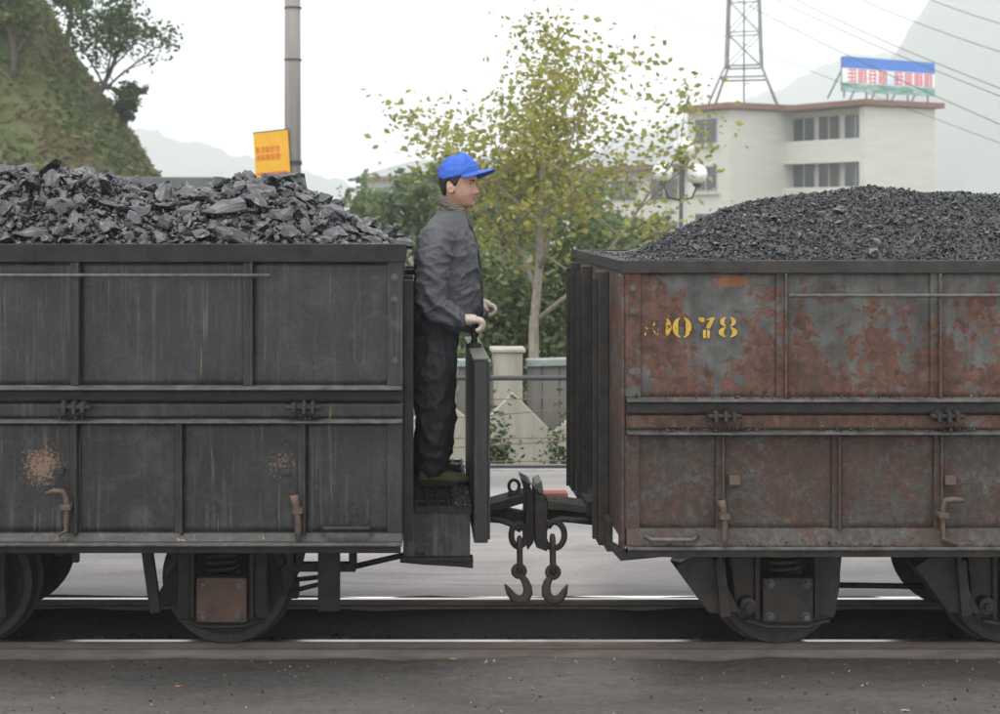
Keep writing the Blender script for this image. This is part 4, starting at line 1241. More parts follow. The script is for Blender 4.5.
for ya, yb, zl in ((-0.42, -0.29, 0.47), (0.25, 0.36, 0.47), (0.78, 0.92, 0.5)):
    ep = MB().box(RX0 - 0.052, RX0 - 0.001, ya, yb, zl, ZR[1] - 0.015).build('end_post', IRON_R, wr, 0.005)
    MB().box(RX0 - 0.075, RX0 - 0.0525, ya + 0.05, ya + 0.062, zl + 0.02, ZR[1] - 0.05).build('web', IRON_R, ep, 0.002)
MB().box(RX0 - 0.016, RX0 - 0.001, -0.945, -0.84, 0.56, ZR[1] - 0.01).build('corner_angle', RUSTP, wr, 0.003)
MB().box(RX0 - 0.03, RX0 - 0.0, -0.55, 0.95, 0.47, 0.62).build('buffer_beam', IRON_R, wr, 0.005)
MB().prism([(px(607, YN), pz(541, YN)), (px(607, YN), pz(545, YN)), (px(620, YN), pz(560, YN)), (px(658, YN), pz(556.5, YN)), (px(658, YN), pz(552.8, YN)), (px(628, YN), pz(552.8, YN))], 'y', YN - 0.02, YN + 0.08).build('corner_gusset', IRON, wr, 0.004)

# worn stencilled number
def yellow_paint():
    t = NT('worn_yellow_stencil_paint')
    c = t.ramp(t.noise(30, 4, 0.6), [(0.3, (0.36, 0.22, 0.03)), (0.7, (0.52, 0.34, 0.06))])
    t.fin(c, 0.7, 0, 0.3)
    tr = t.n('ShaderNodeBsdfTransparent')
    mx = t.n('ShaderNodeMixShader')
    sp = t.n('ShaderNodeSeparateXYZ'); t.l(t.pos(), sp.inputs[0])
    mr = t.n('ShaderNodeMapRange'); t.l(sp.outputs['X'], mr.inputs['Value'])
    mr.inputs['From Min'].default_value = px(661, YN); mr.inputs['From Max'].default_value = px(678, YN)
    mr.inputs['To Min'].default_value = -0.10; mr.inputs['To Max'].default_value = 0.13
    k = t.math('ADD', t.noise(55, 4, 0.65), mr.outputs[0])
    t.l(t.ramp(k, [(0.46, 0.0), (0.49, 1.0)]), mx.inputs[0])
    t.l(tr.outputs[0], mx.inputs[1]); t.l(t.b.outputs[0], mx.inputs[2])
    t.l(mx.outputs[0], t.out.inputs['Surface'])
    return t.m
YELP = yellow_paint()
def arc_band(m, cx, cz, rx, rz, t0, t1, w0, w1, n=14, y=0.0):
    """crescent stroke: outer ellipse with inner edge in by w (varies w0 mid)"""
    vs = []
    for i in range(n + 1):
        t = t0 + (t1 - t0) * i / n
        u = math.sin(math.pi * i / n)
        w = w0 + (w1 - w0) * u
        vs.append((cx + rx * math.cos(t), y, cz + rz * math.sin(t)))
        vs.append((cx + (rx - w) * math.cos(t), y, cz + (rz - w * 0.55) * math.sin(t)))
    m.add(vs, [(2 * i, 2 * i + 1, 2 * i + 3, 2 * i + 2) for i in range(n)])
YD = YN + 0.0015
u = 1 / (F_PX / (YD - CAM_Y))
def digit(chars):
    for ch, cx, cy in chars:
        m = MB()
        X = px(cx, YD); Zc = pz(cy, YD)
        rz = 10.5 * u; rx = 9.5 * u
        if ch == '0':
            arc_band(m, X, Zc, rx, rz, math.pi / 2 + 0.22, 3 * math.pi / 2 - 0.22, 0.008, 0.026, y=YD)
            arc_band(m, X, Zc, rx, rz, -math.pi / 2 + 0.22, math.pi / 2 - 0.22, 0.008, 0.026, y=YD)
        elif ch == '7':
            m.add([(X + a * u, YD, Zc + b * u) for a, b in ((-9, 10), (-3, 10), (-2, 6), (-5, 5), (-8, 7))], [(0, 1, 2, 3, 4)])
            m.add([(X + a * u, YD, Zc + b * u) for a, b in ((-1, 8), (4, 10), (8, 10), (5, 3), (3, -1), (-1, -1), (0, 3), (3, 7))], [(0, 7, 2, 1), (7, 6, 3, 2), (6, 5, 4, 3)])
            m.add([(X + a * u, YD, Zc + b * u) for a, b in ((-4, -2.5), (-1, -2.5), (-1, -10.5), (-4, -10.5))], [(0, 1, 2, 3)])
            m.add([(X + a * u, YD, Zc + b * u) for a, b in ((0, -2.5), (3, -2.5), (2.6, -10.5), (0, -10.5))], [(0, 1, 2, 3)])
        elif ch == '8':
            for s in (0, math.pi):
                arc_band(m, X, Zc + 5.3 * u, 8 * u, 5.2 * u, -math.pi / 2 + 0.3 + s, math.pi / 2 - 0.3 + s, 0.008, 0.02, 10, y=YD)
                arc_band(m, X, Zc - 5.2 * u, 9.5 * u, 5.4 * u, -math.pi / 2 + 0.3 + s, math.pi / 2 - 0.3 + s, 0.009, 0.024, 10, y=YD)
        o = m.build('painted_digit', YELP, wr)
digit([('0', 641, 326), ('0', 662, 327), ('0', 682, 327.5), ('7', 707, 327.5), ('8', 728, 327)])

# coupling of the right wagon
cr_ = MB().prism([(px(546, YC), pz(497, YC)), (px(590, YC), pz(503, YC)), (px(600, YC), pz(503, YC)), (px(600, YC), pz(512, YC)), (px(560, YC), pz(507, YC)), (px(546, YC), pz(506, YC))], 'y', YC - 0.09, YC + 0.09).build('coupler', IRON_R, wr, 0.004)
MB().prism([(px(545, YC), pz(510, YC)), (px(560, YC), pz(511, YC)), (px(600, YC), pz(514, YC)), (px(600, YC), pz(526, YC)), (px(580, YC), pz(524, YC)), (px(545, YC), pz(520, YC))], 'y', YC + 0.0, YC + 0.09).build('draw_bar', IRON, cr_, 0.004)
MB().prism([(px(533.5, YC), pz(485, YC)), (px(537, YC), pz(492, YC)), (px(543, YC), pz(494, YC)), (px(545.5, YC), pz(499, YC)), (px(545.5, YC), pz(547, YC)), (px(534.5, YC), pz(543, YC)), (px(533.5, YC), pz(520, YC))], 'y', YC - 0.10, YC + 0.11).build('buffer_plate', IRON_R, cr_, 0.004)
MB().prism([(px(541, YC), pz(479, YC)), (px(543, YC), pz(493, YC)), (px(538, YC), pz(491, YC)), (px(534, YC), pz(485, YC)), (px(535, YC), pz(482, YC))], 'y', YC - 0.05, YC + 0.14).build('buffer_lip', BRIGHT_EDGE, cr_, 0.003)
MB().box(px(546, YC), px(556, YC), YC - 0.04, YC + 0.04, pz(501, YC), pz(497.5, YC)).build('pin_head', IRON, cr_, 0.004)
MB().box(px(584, YC), px(612, YC), YC - 0.11, YC + 0.11, pz(512, YC), pz(497, YC)).build('coupler_pocket', IRON, cr_, 0.004)
hook_set(cr_, [(600, 520), (575, 520), (562, 519), (553, 521), (548, 527)], (554, 535), (0.052, 0.066), ((552.5, 536), (553, 572)), (553, 572),
         [(550.5, 577), (547.5, 582), (546, 588), (546.5, 594), (549.5, 599), (555, 600.5), (560.5, 598), (564, 592.5), (565.5, 589), (567.5, 584.5)],
         [3.2, 4.0, 4.6, 5.0, 5.2, 4.9, 4.3, 3.6, 2.4, 0.8])

# running gear of the right wagon
PEDR = [(0.15, 0.56), (0.15, 0.19), (0.22, 0.165), (0.235, 0.2), (0.26, 0.44), (0.265, 0.56)]
axR = [px(788, -0.62), px(1026, -0.62), 4.15, 5.25]
for k, x in enumerate(axR):
    wheelset(wr, x, IRON_R, IRON_R, PEDR)
    yb_ = -0.66
    o_ = (x - axR[0]) * F_PX / (yb_ - CAM_Y)
    Q = lambda a, b: (px(a + o_, yb_), pz(b, yb_))
    MB().prism([Q(674, 566), Q(690, 556), Q(712, 556), Q(740, 612), Q(708, 612)], 'y', yb_ - 0.02, yb_ + 0.12).build('brake_shoe', IRON_R, wr, 0.006)
    MB().prism([Q(713, 557), Q(722, 557), Q(728, 613), Q(718, 614)], 'y', yb_ - 0.06, yb_ - 0.025).build('brake_hanger', IRON_R, wr, 0.004)
    MB().cyl((px(720 + o_, -0.9), -0.9, pz(551, -0.9)), (px(720.5 + o_, -0.9), -0.9, pz(567, -0.9)), 0.012, 8).build('pin_bolt', IRON_R, wr)
    MB().lathe((px(749 + o_, yb_), -0.62, pz(607, yb_)), [(0.03, 0.04), (-0.03, 0.04), (-0.035, 0.02), (-0.05, 0.018), (-0.05, 0.0)], 'y', 12).build('pivot_boss', IRON_R, wr)
MB().tube([at(835, 585, -0.3), at(930, 586.5, -0.3)], 0.014, 8).build('brake_rod', IRON, wr)
MB().box(px(838, -0.9), px(860, -0.9), -0.93, -0.85, ZR[7] - 0.024, ZR[7] + 0.0).build('door_stop', IRON_R, wr, 0.004)
MB().tube([at(672, 558, -0.93), at(680, 560, -0.93), at(690, 555, -0.93)], 0.012, 8).build('loose_ring', BRIGHT_EDGE, wr)

# ================================================================== COAL
HALF = 0.86
sil_L = [(-900, 205), (-600, 170), (-300, 165), (-100, 160), (0, 163), (20, 166), (40, 173), (60, 166), (85, 172), (100, 180), (115, 173), (130, 180), (160, 188), (185, 190), (210, 188), (225, 181),
         (245, 173), (265, 175), (300, 180), (312, 192), (330, 202), (345, 213), (370, 225), (395, 238), (412, 246), (440, 262)]
def heapL(x, y):
    q = PPX + x * 196
    hc = CAM_Z - (lerp_table(sil_L, q) - PPY) / 196.0 - 0.045
    lip = ZL[0] - 0.045
    u_ = min(1, (-0.05 - y) / 0.85 if y < -0.05 else (y + 0.05) / 0.95)
    if y > 0: hc -= 0.05 * y
    return lip + max(0.0, hc - lip) * (1 - u_ ** 2.0) + (0.02 * nz(x, y, 3, 6) + 0.014 * nz(x, y, 5, 19)) * min(1, (1 - u_) * 5)
LBASE = grid_sheet('coal_heap_core', COAL_F, LX0 + 0.032, LX1 - 0.032, -0.895, 0.895, 220, 90, heapL, 'stuff')
LUMPS = [hull_mesh(15 + i, ((1.0, 0.78, 0.62), (1.25, 0.7, 0.5), (0.95, 0.85, 0.75), (1.1, 0.9, 0.5))[i % 4], 500 + i, 0.45) for i in range(16)]
lump_me = []
for i, (v, f) in enumerate(LUMPS):
    me = bpy.data.meshes.new('coal_lump')
    me.from_pydata(v.tolist(), [], f); me.materials.append(COAL)
    bm = bmesh.new(); bm.from_mesh(me)
    bmesh.ops.recalc_face_normals(bm, faces=bm.faces)
    bmesh.ops.subdivide_edges(bm, edges=bm.edges, cuts=2, use_grid_fill=True)
    for v_ in bm.verts:
        v_.co += Vector((nz(v_.co.x, v_.co.y, v_.co.z + i, 5), nz(v_.co.x + 9, v_.co.y, v_.co.z + i, 5), nz(v_.co.x, v_.co.y + 9, v_.co.z + i, 5))) * 0.055
        v_.co += Vector((nz(v_.co.x, v_.co.y, v_.co.z + i + 20, 11), nz(v_.co.x + 9, v_.co.y, v_.co.z + i + 20, 11), nz(v_.co.x, v_.co.y + 9, v_.co.z + i + 20, 11))) * 0.022
    bmesh.ops.triangulate(bm, faces=bm.faces)
    bm.to_mesh(me); bm.free()
    lump_me.append(me)
def lump(loc, size, rot, k, label, group):
    o = bpy.data.objects.new('coal_lump', lump_me[k % 16])
    link(o, None, loc)
    o.rotation_euler = rot
    o.scale = (size, size, size) if isinstance(size, float) else size
    return tag(o, label, 'coal lump', group)
placed = []
cells = {}
def ok(x, y, s, f=0.36):
    for (a, b, c) in placed:
        if (a - x) ** 2 + (b - y) ** 2 < ((s + c) * f) ** 2: return False
    return True
# notable pieces first
big = [(283, 190, -0.12, 0.31, (0.05, 0.0, 0.2), 5, 'broad flat topped block of coal crowning the heap beside the yellow sign'),
       (250, 180, -0.15, 0.16, (0.5, 0.3, 1.0), 2, 'blunt dark coal lump just left of the flat topped block'),
       (222, 224, -0.62, 0.28, (0.1, -0.15, 0.1), 1, 'long slanting pale coal lump at the middle front of the left heap'),
       (188, 215, -0.55, 0.2, (0.3, -0.6, 0.3), 4, 'wedge shaped coal lump leaning right beside the long slanting lump'),
       (233, 238, -0.82, 0.22, (0.0, 0.1, 0.0), 9, 'oblong coal lump on the rim below the long slanting lump'),
       (62, 224, -0.62, 0.22, (0.2, 0.1, 0.4), 8, 'blocky coal lump in the middle of the left hump near the picture edge'),
       (30, 238, -0.82, 0.2, (0.1, 0.0, 0.2), 1, 'flat coal lump resting on the rim at far left'),
       (400, 240, -0.55, 0.15, (0.1, 0.15, 0.2), 1, 'last flat coal lump at the wagon end against the jacket of the man'),
       (370, 232, -0.5, 0.19, (0.2, 0.3, 0.5), 3, 'broad coal lump near the wagon end left of the man'),
       (355, 224, -0.3, 0.16, (0.2, 0.5, 0.5), 6, 'upright coal lump on the falling end slope of the left heap'),
       (28, 166, -0.1, 0.15, (0.4, 0.2, 0.3), 2, 'topmost coal lump of the left hump beside the hillside')]
for X_, Y_, yy, s, rot, k, lab in big:
    x = px(X_, yy); s *= 0.86
    z = max(heapL(x, yy) + 0.10 * s, pz(Y_, yy))
    lump((x, yy, min(z, heapL(x, yy) + 0.35 * s)), s, rot, k, lab, None)
    placed.append((x, yy, s))
rng = random.Random(3)
cnt = 0
rest = []
REG = [(-9, 95, 'angular coal lump on the left hump of the heap', 'coal lumps on the left hump'),
       (95, 210, 'angular coal lump in the saddle between the humps', 'coal lumps in the saddle of the heap'),
       (210, 312, 'angular coal lump on the hump below the yellow sign', 'coal lumps on the right hump'),
       (312, 420, 'angular coal lump on the end slope near the man', 'coal lumps on the end slope')]
cand = []
for size, tries in ((0.155, 40), (0.125, 260), (0.102, 1200), (0.082, 3500), (0.064, 5500), (0.05, 4000)):
    for _ in range(tries):
        x = rng.uniform(-2.35, LX1 - 0.05); y = -0.86 + 1.25 * rng.random()
        s = size * rng.uniform(0.85, 1.2)
        if ok(x, y, s):
            placed.append((x, y, s)); cand.append((x, y, s))
def seen(c):
    x, y, s = c
    q = PPX + x * F_PX / (y - CAM_Y)
    return q > -9
vis = sorted([c for c in cand if seen(c) and c[1] < 0.2], key=lambda c: -c[2] / (c[1] + 8.0) * (1.0 if c[1] < 0.0 else 0.55))
chosen = vis[:238]
rest = [c for c in cand if c not in set(chosen)]
for i, (x, y, s) in enumerate(chosen):
    q = PPX + x * F_PX / (y - CAM_Y)
    lab, grp = next(((l, g_) for a, b, l, g_ in REG if a <= q < b), (REG[-1][2], REG[-1][3]))
    part_ = ('along the rim', 'along the rim') if y < -0.62 else ('halfway up the slope', 'halfway up') if y < -0.3 else ('near the crest', 'near the crest')
    lab = lab.replace('coal lump ', 'coal lump %s ' % part_[0], 1); grp = grp + ', ' + part_[1]
    lump((x, y, heapL(x, y) + 0.16 * s + rng.uniform(-0.02, 0.05) * s), (s * rng.uniform(0.9, 1.25), s * rng.uniform(0.85, 1.1), s * rng.uniform(0.8, 1.1)),
         (rng.gauss(0, 0.55), rng.gauss(0, 0.55), rng.uniform(0, 6.28)), rng.randrange(16), lab, grp)
for _ in range(1500):
    x = rng.uniform(LX0 + 0.1, -2.3) if rng.random() < 0.4 else rng.uniform(-2.3, LX1 - 0.05)
    y = rng.uniform(-0.85, 0.85) if x < -2.3 else rng.uniform(0.25, 0.85)
    rest.append((x, y, rng.uniform(0.06, 0.17)))
for _ in range(4200):
    rest.append((rng.uniform(-2.3, LX1 - 0.05), -0.88 + 1.2 * rng.random() ** 1.3, rng.uniform(0.018, 0.055)))
tag(scatter_mesh('coal_heap_rubble', [(x, y, heapL(x, y) + (0.12 if s > 0.055 else 0.35) * s, s) for x, y, s in rest], LUMPS, COAL, None, (-2, 0, 1.9)), kind='stuff')

# fine coal on the right
sil_R = [(560, 262), (600, 257), (630, 255), (645, 252), (660, 240), (690, 223), (720, 208), (750, 200), (790, 195), (830, 189), (860, 186), (890, 187), (920, 191), (960, 191), (1000, 192), (1100, 194), (1300, 200), (1500, 225), (1620, 262)]
def heapR(x, y):
    q = PPX + x * 196
    hc = CAM_Z - (lerp_table(sil_R, q) - PPY) / 196.0 - 0.015
    lip = ZR[0] - 0.014
    u_ = min(1, (-0.05 - y) / 0.85 if y < -0.05 else (y + 0.05) / 0.95)
    return lip + max(0.0, hc - lip) * (1 - u_ ** 1.7) + 0.012 * nz(x, y, 3, 5) + 0.008 * nz(x, y, 7, 16)
grid_sheet('fine_coal_heap', COAL_F, RX0 + 0.032, RX1 - 0.032, -0.895, 0.895, 260, 110, heapR, 'stuff')
N = 24000
sp = []
for _ in range(N):
    x = rng.uniform(RX0 + 0.05, 3.4); y = -0.88 + 1.3 * rng.random() ** 1.1
    s = 0.008 + 0.016 * rng.random() ** 2 + 0.022 * rng.random() ** 9
    sp.append((x, y, heapR(x, y) + 0.2 * s, s))
for _ in range(5000):
    x = rng.uniform(3.4, RX1 - 0.05); y = rng.uniform(-0.86, 0.86); s = rng.uniform(0.015, 0.035)
    sp.append((x, y, heapR(x, y) + 0.2 * s, s))
# thin drift along the near left rim corner
for _ in range(500):
    x = rng.uniform(RX0 - 0.01, 1.5); y = rng.uniform(-0.95, 0.9) if x < RX0 + 0.06 else rng.uniform(-0.95, -0.885)
    sp.append((x, y, ZR[0] + 0.003, rng.uniform(0.005, 0.014)))
tag(scatter_mesh('fine_coal_chips', sp, CHIPS, COAL_CHIP, None, (3, 0, 1.9)), kind='stuff')
COAL_P = coal_mat('pale_faced_coal', (0.03, 0.03, 0.032), (0.10, 0.10, 0.105), (0.25, 0.5))
def small_lump(X_, yy, s, k, lab, grp, mat=COAL):
    x = px(X_, yy)
    o = lump((x, yy, heapR(x, yy) + 0.2 * s), s, (rng.uniform(-.6, .6), rng.uniform(-.6, .6), rng.uniform(0, 6.28)), k, lab, grp)
    if mat is not COAL:
        o.data = o.data.copy(); o.data.materials[0] = mat
small_lump(839, -0.45, 0.075, 2, 'largest pale lump in the fine coal above the right wagon plate', None, COAL_P)
small_lump(872, -0.86, 0.075, 6, 'large dark coal lump on the rim of the right wagon below the heap', None, COAL_P)
small_lump(772, -0.5, 0.06, 9, 'upright thin lump in the fine coal left of the largest pale one', None)
for k in range(48):
    X_ = rng.gauss(800, 70) if k < 32 else rng.uniform(660, 1000)
    yy = rng.uniform(-0.8, -0.3)
    if not 660 < X_ < 1000: continue
    wh_ = 'left slope' if X_ < 745 else 'middle face' if X_ < 860 else 'right stretch'
    small_lump(X_, yy, rng.uniform(0.03, 0.052), rng.randrange(16), 'small broken coal lump on the %s of the fine coal heap' % wh_, 'small lumps on the %s of the fine coal' % wh_, COAL_P if rng.random() < 0.35 else COAL)

# ================================================================== THE MAN ON THE BALCONY
def cloth(name, c, sc=0.0, dust=None):
    t = NT(name)
    f = t.noise(9, 5, 0.6)
    col = t.ramp(f, [(0.3, tuple(q * 0.8 for q in c)), (0.7, tuple(q * 1.2 for q in c))])
    if dust:
        col = t.mix(t.ramp(t.noise(5, 5, 0.65), [(0.5, 0.0), (0.75, 0.5)]), col, dust)
    t.bump(t.noise(260, 2, 0.5), 0.12, 0.002)
    return t.fin(col, 0.62, 0, 0.35)
JACK = cloth('charcoal_work_cloth', (0.056, 0.058, 0.064), dust=(0.09, 0.088, 0.092))
TROU = cloth('dark_work_trousers', (0.032, 0.033, 0.037), dust=(0.058, 0.058, 0.06))
GLOVE = cloth('soiled_cotton_glove', (0.42, 0.365, 0.30), dust=(0.16, 0.135, 0.11))
CAPM = cloth('blue_cotton', (0.028, 0.095, 0.42))
COLLAR = (lambda t: t.fin(t.ramp(t.noise(1, 3, 0.6, t.pos((40, 40, 260))), [(0.4, (0.05, 0.048, 0.043)), (0.62, (0.17, 0.15, 0.12))]), 0.95, 0, 0.1))(NT('ribbed_collar'))
SHOEG = cloth('green_canvas', (0.062, 0.074, 0.024), dust=(0.05, 0.047, 0.034))
SOLE = cloth('black_rubber', (0.018, 0.017, 0.015), dust=(0.035, 0.03, 0.026))
HAIR = simple('black_hair', (0.012, 0.011, 0.011), 0.5, 0.3, 120, 0.5)
def skin_m():
    t = NT('skin')
    f = t.noise(28, 4, 0.6)
    c = t.ramp(f, [(0.3, (0.30, 0.165, 0.115)), (0.7, (0.40, 0.235, 0.17))])
    t.b.inputs['Subsurface Weight'].default_value = 0.0
    t.bump(t.noise(240, 3, 0.6), 0.08, 0.002)
    return t.fin(c, 0.5, 0, 0.4)
SKIN = skin_m()
LIP = simple('lips', (0.27, 0.125, 0.095), 0.5, 0.1, 60, 0)
EYEB = simple('eye_dark', (0.02, 0.015, 0.012), 0.2, 0.1, 60, 0)
EYEW = simple('eye_white', (0.5, 0.47, 0.44), 0.3, 0.05, 60, 0)

def loft(m, rings, n=28, p=1.0):
    """rings: (cx, cy, cz, hx, hy) horizontal ellipses from bottom to top, capped"""
    vs = []
    for cx, cy, cz, hx, hy in rings:
        for j in range(n):
            t = 2 * math.pi * j / n
            c, s = math.cos(t), math.sin(t)
            vs.append((cx + hx * math.copysign(abs(c) ** p, c), cy + hy * math.copysign(abs(s) ** p, s), cz))
    fs = [(i * n + j, i * n + (j + 1) % n, (i + 1) * n + (j + 1) % n, (i + 1) * n + j) for i in range(len(rings) - 1) for j in range(n)]
    fs.append(tuple(reversed(range(n)))); fs.append(tuple((len(rings) - 1) * n + j for j in range(n)))
    m.add(vs, fs, True)
    return m

def subdiv_path(path, radii, k=5):
    """Catmull-Rom through the points"""
    P = [Vector(p) for p in path]; out, ro = [], []
    for i in range(len(P) - 1):
        p0, p1, p2, p3 = P[max(0, i - 1)], P[i], P[i + 1], P[min(len(P) - 1, i + 2)]
        for j in range(k):
            t = j / k
            out.append(0.5 * ((2 * p1) + (p2 - p0) * t + (2 * p0 - 5 * p1 + 4 * p2 - p3) * t * t + (3 * p1 - p0 - 3 * p2 + p3) * t ** 3))
            ro.append(radii[i] + (radii[i + 1] - radii[i]) * t)
    out.append(P[-1]); ro.append(radii[-1])
    return out, ro

def limb(m, path, radii, n=16):
    p, r = subdiv_path(path, radii)
    # rounded ends
    d0 = (p[0] - p[1]).normalized(); d1 = (p[-1] - p[-2]).normalized()
    p = [p[0] + d0 * r[0] * 0.6, p[0] + d0 * r[0] * 0.35] + p + [p[-1] + d1 * r[-1] * 0.35, p[-1] + d1 * r[-1] * 0.6]
    r = [r[0] * 0.35, r[0] * 0.8] + r + [r[-1] * 0.8, r[-1] * 0.35]
    m.tube(p, r, n)
    return m

def fused(m, voxel, it=4, fac=0.5):
    """voxel union of closed overlapping shapes -> one continuous surface (verts, normals, faces)"""
    me = bpy.data.meshes.new('tmp'); me.from_pydata(m.v, [], m.f)
    bm = bmesh.new(); bm.from_mesh(me); bmesh.ops.recalc_face_normals(bm, faces=bm.faces); bm.to_mesh(me); bm.free()
    o = bpy.data.objects.new('tmp', me); COL.objects.link(o)
    r = o.modifiers.new('r', 'REMESH'); r.mode = 'VOXEL'; r.voxel_size = voxel
    s = o.modifiers.new('s', 'SMOOTH'); s.factor = fac; s.iterations = it
    dg = bpy.context.evaluated_depsgraph_get()
    ev = o.evaluated_get(dg)
    em = bpy.data.meshes.new_from_object(ev)
    v = np.zeros(len(em.vertices) * 3); em.vertices.foreach_get('co', v); v = v.reshape(-1, 3)
    nn = np.zeros(len(em.vertices) * 3); em.vertex_normals.foreach_get('vector', nn); nn = nn.reshape(-1, 3)
    f = [tuple(p.vertices) for p in em.polygons]
    bpy.data.objects.remove(o); bpy.data.meshes.remove(me); bpy.data.meshes.remove(em)
    return v, nn, f

def displaced(v, nn, fn):
    d = np.array([fn(Vector(p)) for p in v])
    return v + nn * d[:, None]

def put(name, v, f, mat, parent, origin=None):
    m = MB(); m.add(v.tolist() if hasattr(v, 'tolist') else v, f, True)
    return m.build(name, mat, parent, smooth=True, origin=origin, fixn=len(f) < 50000)

man = thing('person', 'man in blue cap, dark work jacket and white gloves standing on the wagon end', 'person', (0.12, 0, FL))

# ---- head in its own frame: f forward, l sideways, w up from the chin
PSI = math.radians(25)
HXC, HZ0 = 0.2285, 2.098
def head_pt(f, l, w):
    return (HXC + f * math.cos(PSI) + l * math.sin(PSI), -0.005 - f * math.sin(PSI) + l * math.cos(PSI), HZ0 + w)
T_F = [(-0.004, 0.040), (0.004, 0.066), (0.012, 0.079), (0.022, 0.0845), (0.035, 0.084), (0.05, 0.088), (0.07, 0.089), (0.10, 0.088), (0.125, 0.088), (0.145, 0.094), (0.17, 0.091), (0.195, 0.076), (0.215, 0.05), (0.226, 0.012)]
T_B = [(-0.004, 0.0), (0.02, 0.03), (0.05, 0.062), (0.08, 0.08), (0.11, 0.092), (0.15, 0.099), (0.18, 0.092), (0.205, 0.07), (0.226, 0.012)]
T_W = [(-0.004, 0.020), (0.004, 0.033), (0.015, 0.045), (0.035, 0.058), (0.06, 0.068), (0.09, 0.0725), (0.12, 0.075), (0.15, 0.0765), (0.18, 0.069), (0.205, 0.049), (0.226, 0.01)]
def G(x, s): return math.exp(-(x / s) ** 2)
def head_rt(th, w, off=0.0):
    c, s = math.cos(th), math.sin(th)
    a = (lerp_table(T_F, w) if c > 0 else lerp_table(T_B, w)) + off
    b = lerp_table(T_W, w) + off
    f = a * math.copysign(abs(c) ** 0.88, c); l = b * math.copysign(abs(s) ** 0.92, s)
    if c > 0 and off == 0:
        al = abs(l)
        if 0.062 < w < 0.128:                                # nose
            k = lerp_table([(0.062, 0.0), (0.068, 0.012), (0.076, 0.027), (0.083, 0.026), (0.095, 0.017), (0.112, 0.008), (0.128, 0.001)], w)
            f += k * G(al, lerp_table([(0.062, 0.017), (0.08, 0.016), (0.1, 0.011), (0.128, 0.010)], w))
        f += 0.007 * G(al - 0.016, 0.009) * G(w - 0.072, 0.008)     # nostril wings
        f -= 0.011 * G(al - 0.030, 0.017) * G(w - 0.117, 0.011)     # eye sockets
        f += 0.005 * G(al - 0.026, 0.026) * G(w - 0.136, 0.008)     # brow
        f += 0.0065 * G(al, 0.020) * G(w - 0.0535, 0.006)           # upper lip
        f += 0.0060 * G(al, 0.018) * G(w - 0.0395, 0.006)           # lower lip
        f -= 0.004 * G(al, 0.024) * G(w - 0.0465, 0.0028)           # mouth line
        f -= 0.003 * G(al, 0.02) * G(w - 0.028, 0.006)
        f += 0.004 * G(al, 0.02) * G(w - 0.012, 0.009)              # chin
        f += 0.006 * G(al - 0.045, 0.022) * G(w - 0.08, 0.022)      # cheek
    return f, l
m = MB()
NT_, NW = 96, 84
ws = [-0.004 + 0.230 * i / NW for i in range(NW + 1)]
vs = [head_pt(*head_rt(2 * math.pi * j / NT_, w), w) for w in ws for j in range(NT_)]
fs = [(i * NT_ + j, i * NT_ + (j + 1) % NT_, (i + 1) * NT_ + (j + 1) % NT_, (i + 1) * NT_ + j) for i in range(NW) for j in range(NT_)]
fs += [tuple(reversed(range(NT_))), tuple(NW * NT_ + j for j in range(NT_))]
m.add(vs, fs, True)
for sd in (-1, 1):                                           # ears
    ring = []
    for i in range(14):
        t = 2 * math.pi * i / 14
        ring.append(head_pt(-0.012 + 0.014 * math.cos(t) - 0.006 * math.sin(t), sd * (0.080 + 0.006 * math.cos(t + 2.4)), 0.102 + 0.027 * math.sin(t)))
    m.tube(ring, 0.0062, 8, closed=True, up=(0, 1, 0))
    m.tube([head_pt(-0.012, sd * 0.070, 0.125), head_pt(-0.012, sd * 0.078, 0.102), head_pt(-0.006, sd * 0.074, 0.082)], [0.009, 0.012, 0.008], 8)
loft(m, [(0.170, 0, 1.98, 0.075, 0.085), (0.190, 0, 2.05, 0.062, 0.064), (0.203, 0, 2.10, 0.060, 0.058), (0.212, 0, 2.15, 0.060, 0.055), (0.215, 0, 2.19, 0.055, 0.05)])
# trunk and limbs under the clothes
loft(m, [(0.11, 0, 1.40, 0.085, 0.13), (0.115, 0, 1.52, 0.10, 0.14), (0.14, 0, 1.65, 0.10, 0.135), (0.155, 0, 1.80, 0.115, 0.155), (0.155, 0, 1.92, 0.10, 0.16), (0.165, 0, 1.99, 0.075, 0.13), (0.18, 0, 2.03, 0.06, 0.07)])
SHN, ELN, WRN = (0.130, -0.185, 1.955), (0.085, -0.262, 1.635), (0.232, -0.205, 1.536)
SHF, ELF, WRF = (0.150, 0.185, 1.955), (0.140, 0.262, 1.68), (0.322, 0.235, 1.605)
limb(m, [SHN, ((SHN[0] + ELN[0]) / 2 - 0.005, -0.235, 1.80), ELN, (0.155, -0.245, 1.565), WRN, (0.262, -0.194, 1.538)], [0.055, 0.05, 0.042, 0.040, 0.022, 0.012])
limb(m, [SHF, (0.14, 0.235, 1.82), ELF, (0.23, 0.26, 1.635), WRF, (0.35, 0.227, 1.60)], [0.055, 0.05, 0.042, 0.040, 0.022, 0.012])
for sd, ankx in ((-1, 0.085), (1, 0.065)):
    limb(m, [(0.115, sd * 0.085, 1.42), (0.115, sd * 0.10, 1.25), (0.115, sd * 0.115, 1.08), (0.095, sd * 0.12, 0.93), (ankx, sd * 0.12, 0.80), (ankx, sd * 0.12, 0.76)], [0.085, 0.075, 0.058, 0.05, 0.034, 0.03])
    limb(m, [(ankx - 0.01, sd * 0.12, 0.75), (ankx + 0.05, sd * 0.12, 0.742), (ankx + 0.10, sd * 0.122, 0.737)], [0.026, 0.022, 0.016])
bv, bn, bfc = fused(m, 0.0042, 2, 0.4)
bm_ = MB(); bm_.add(bv.tolist(), bfc, True)
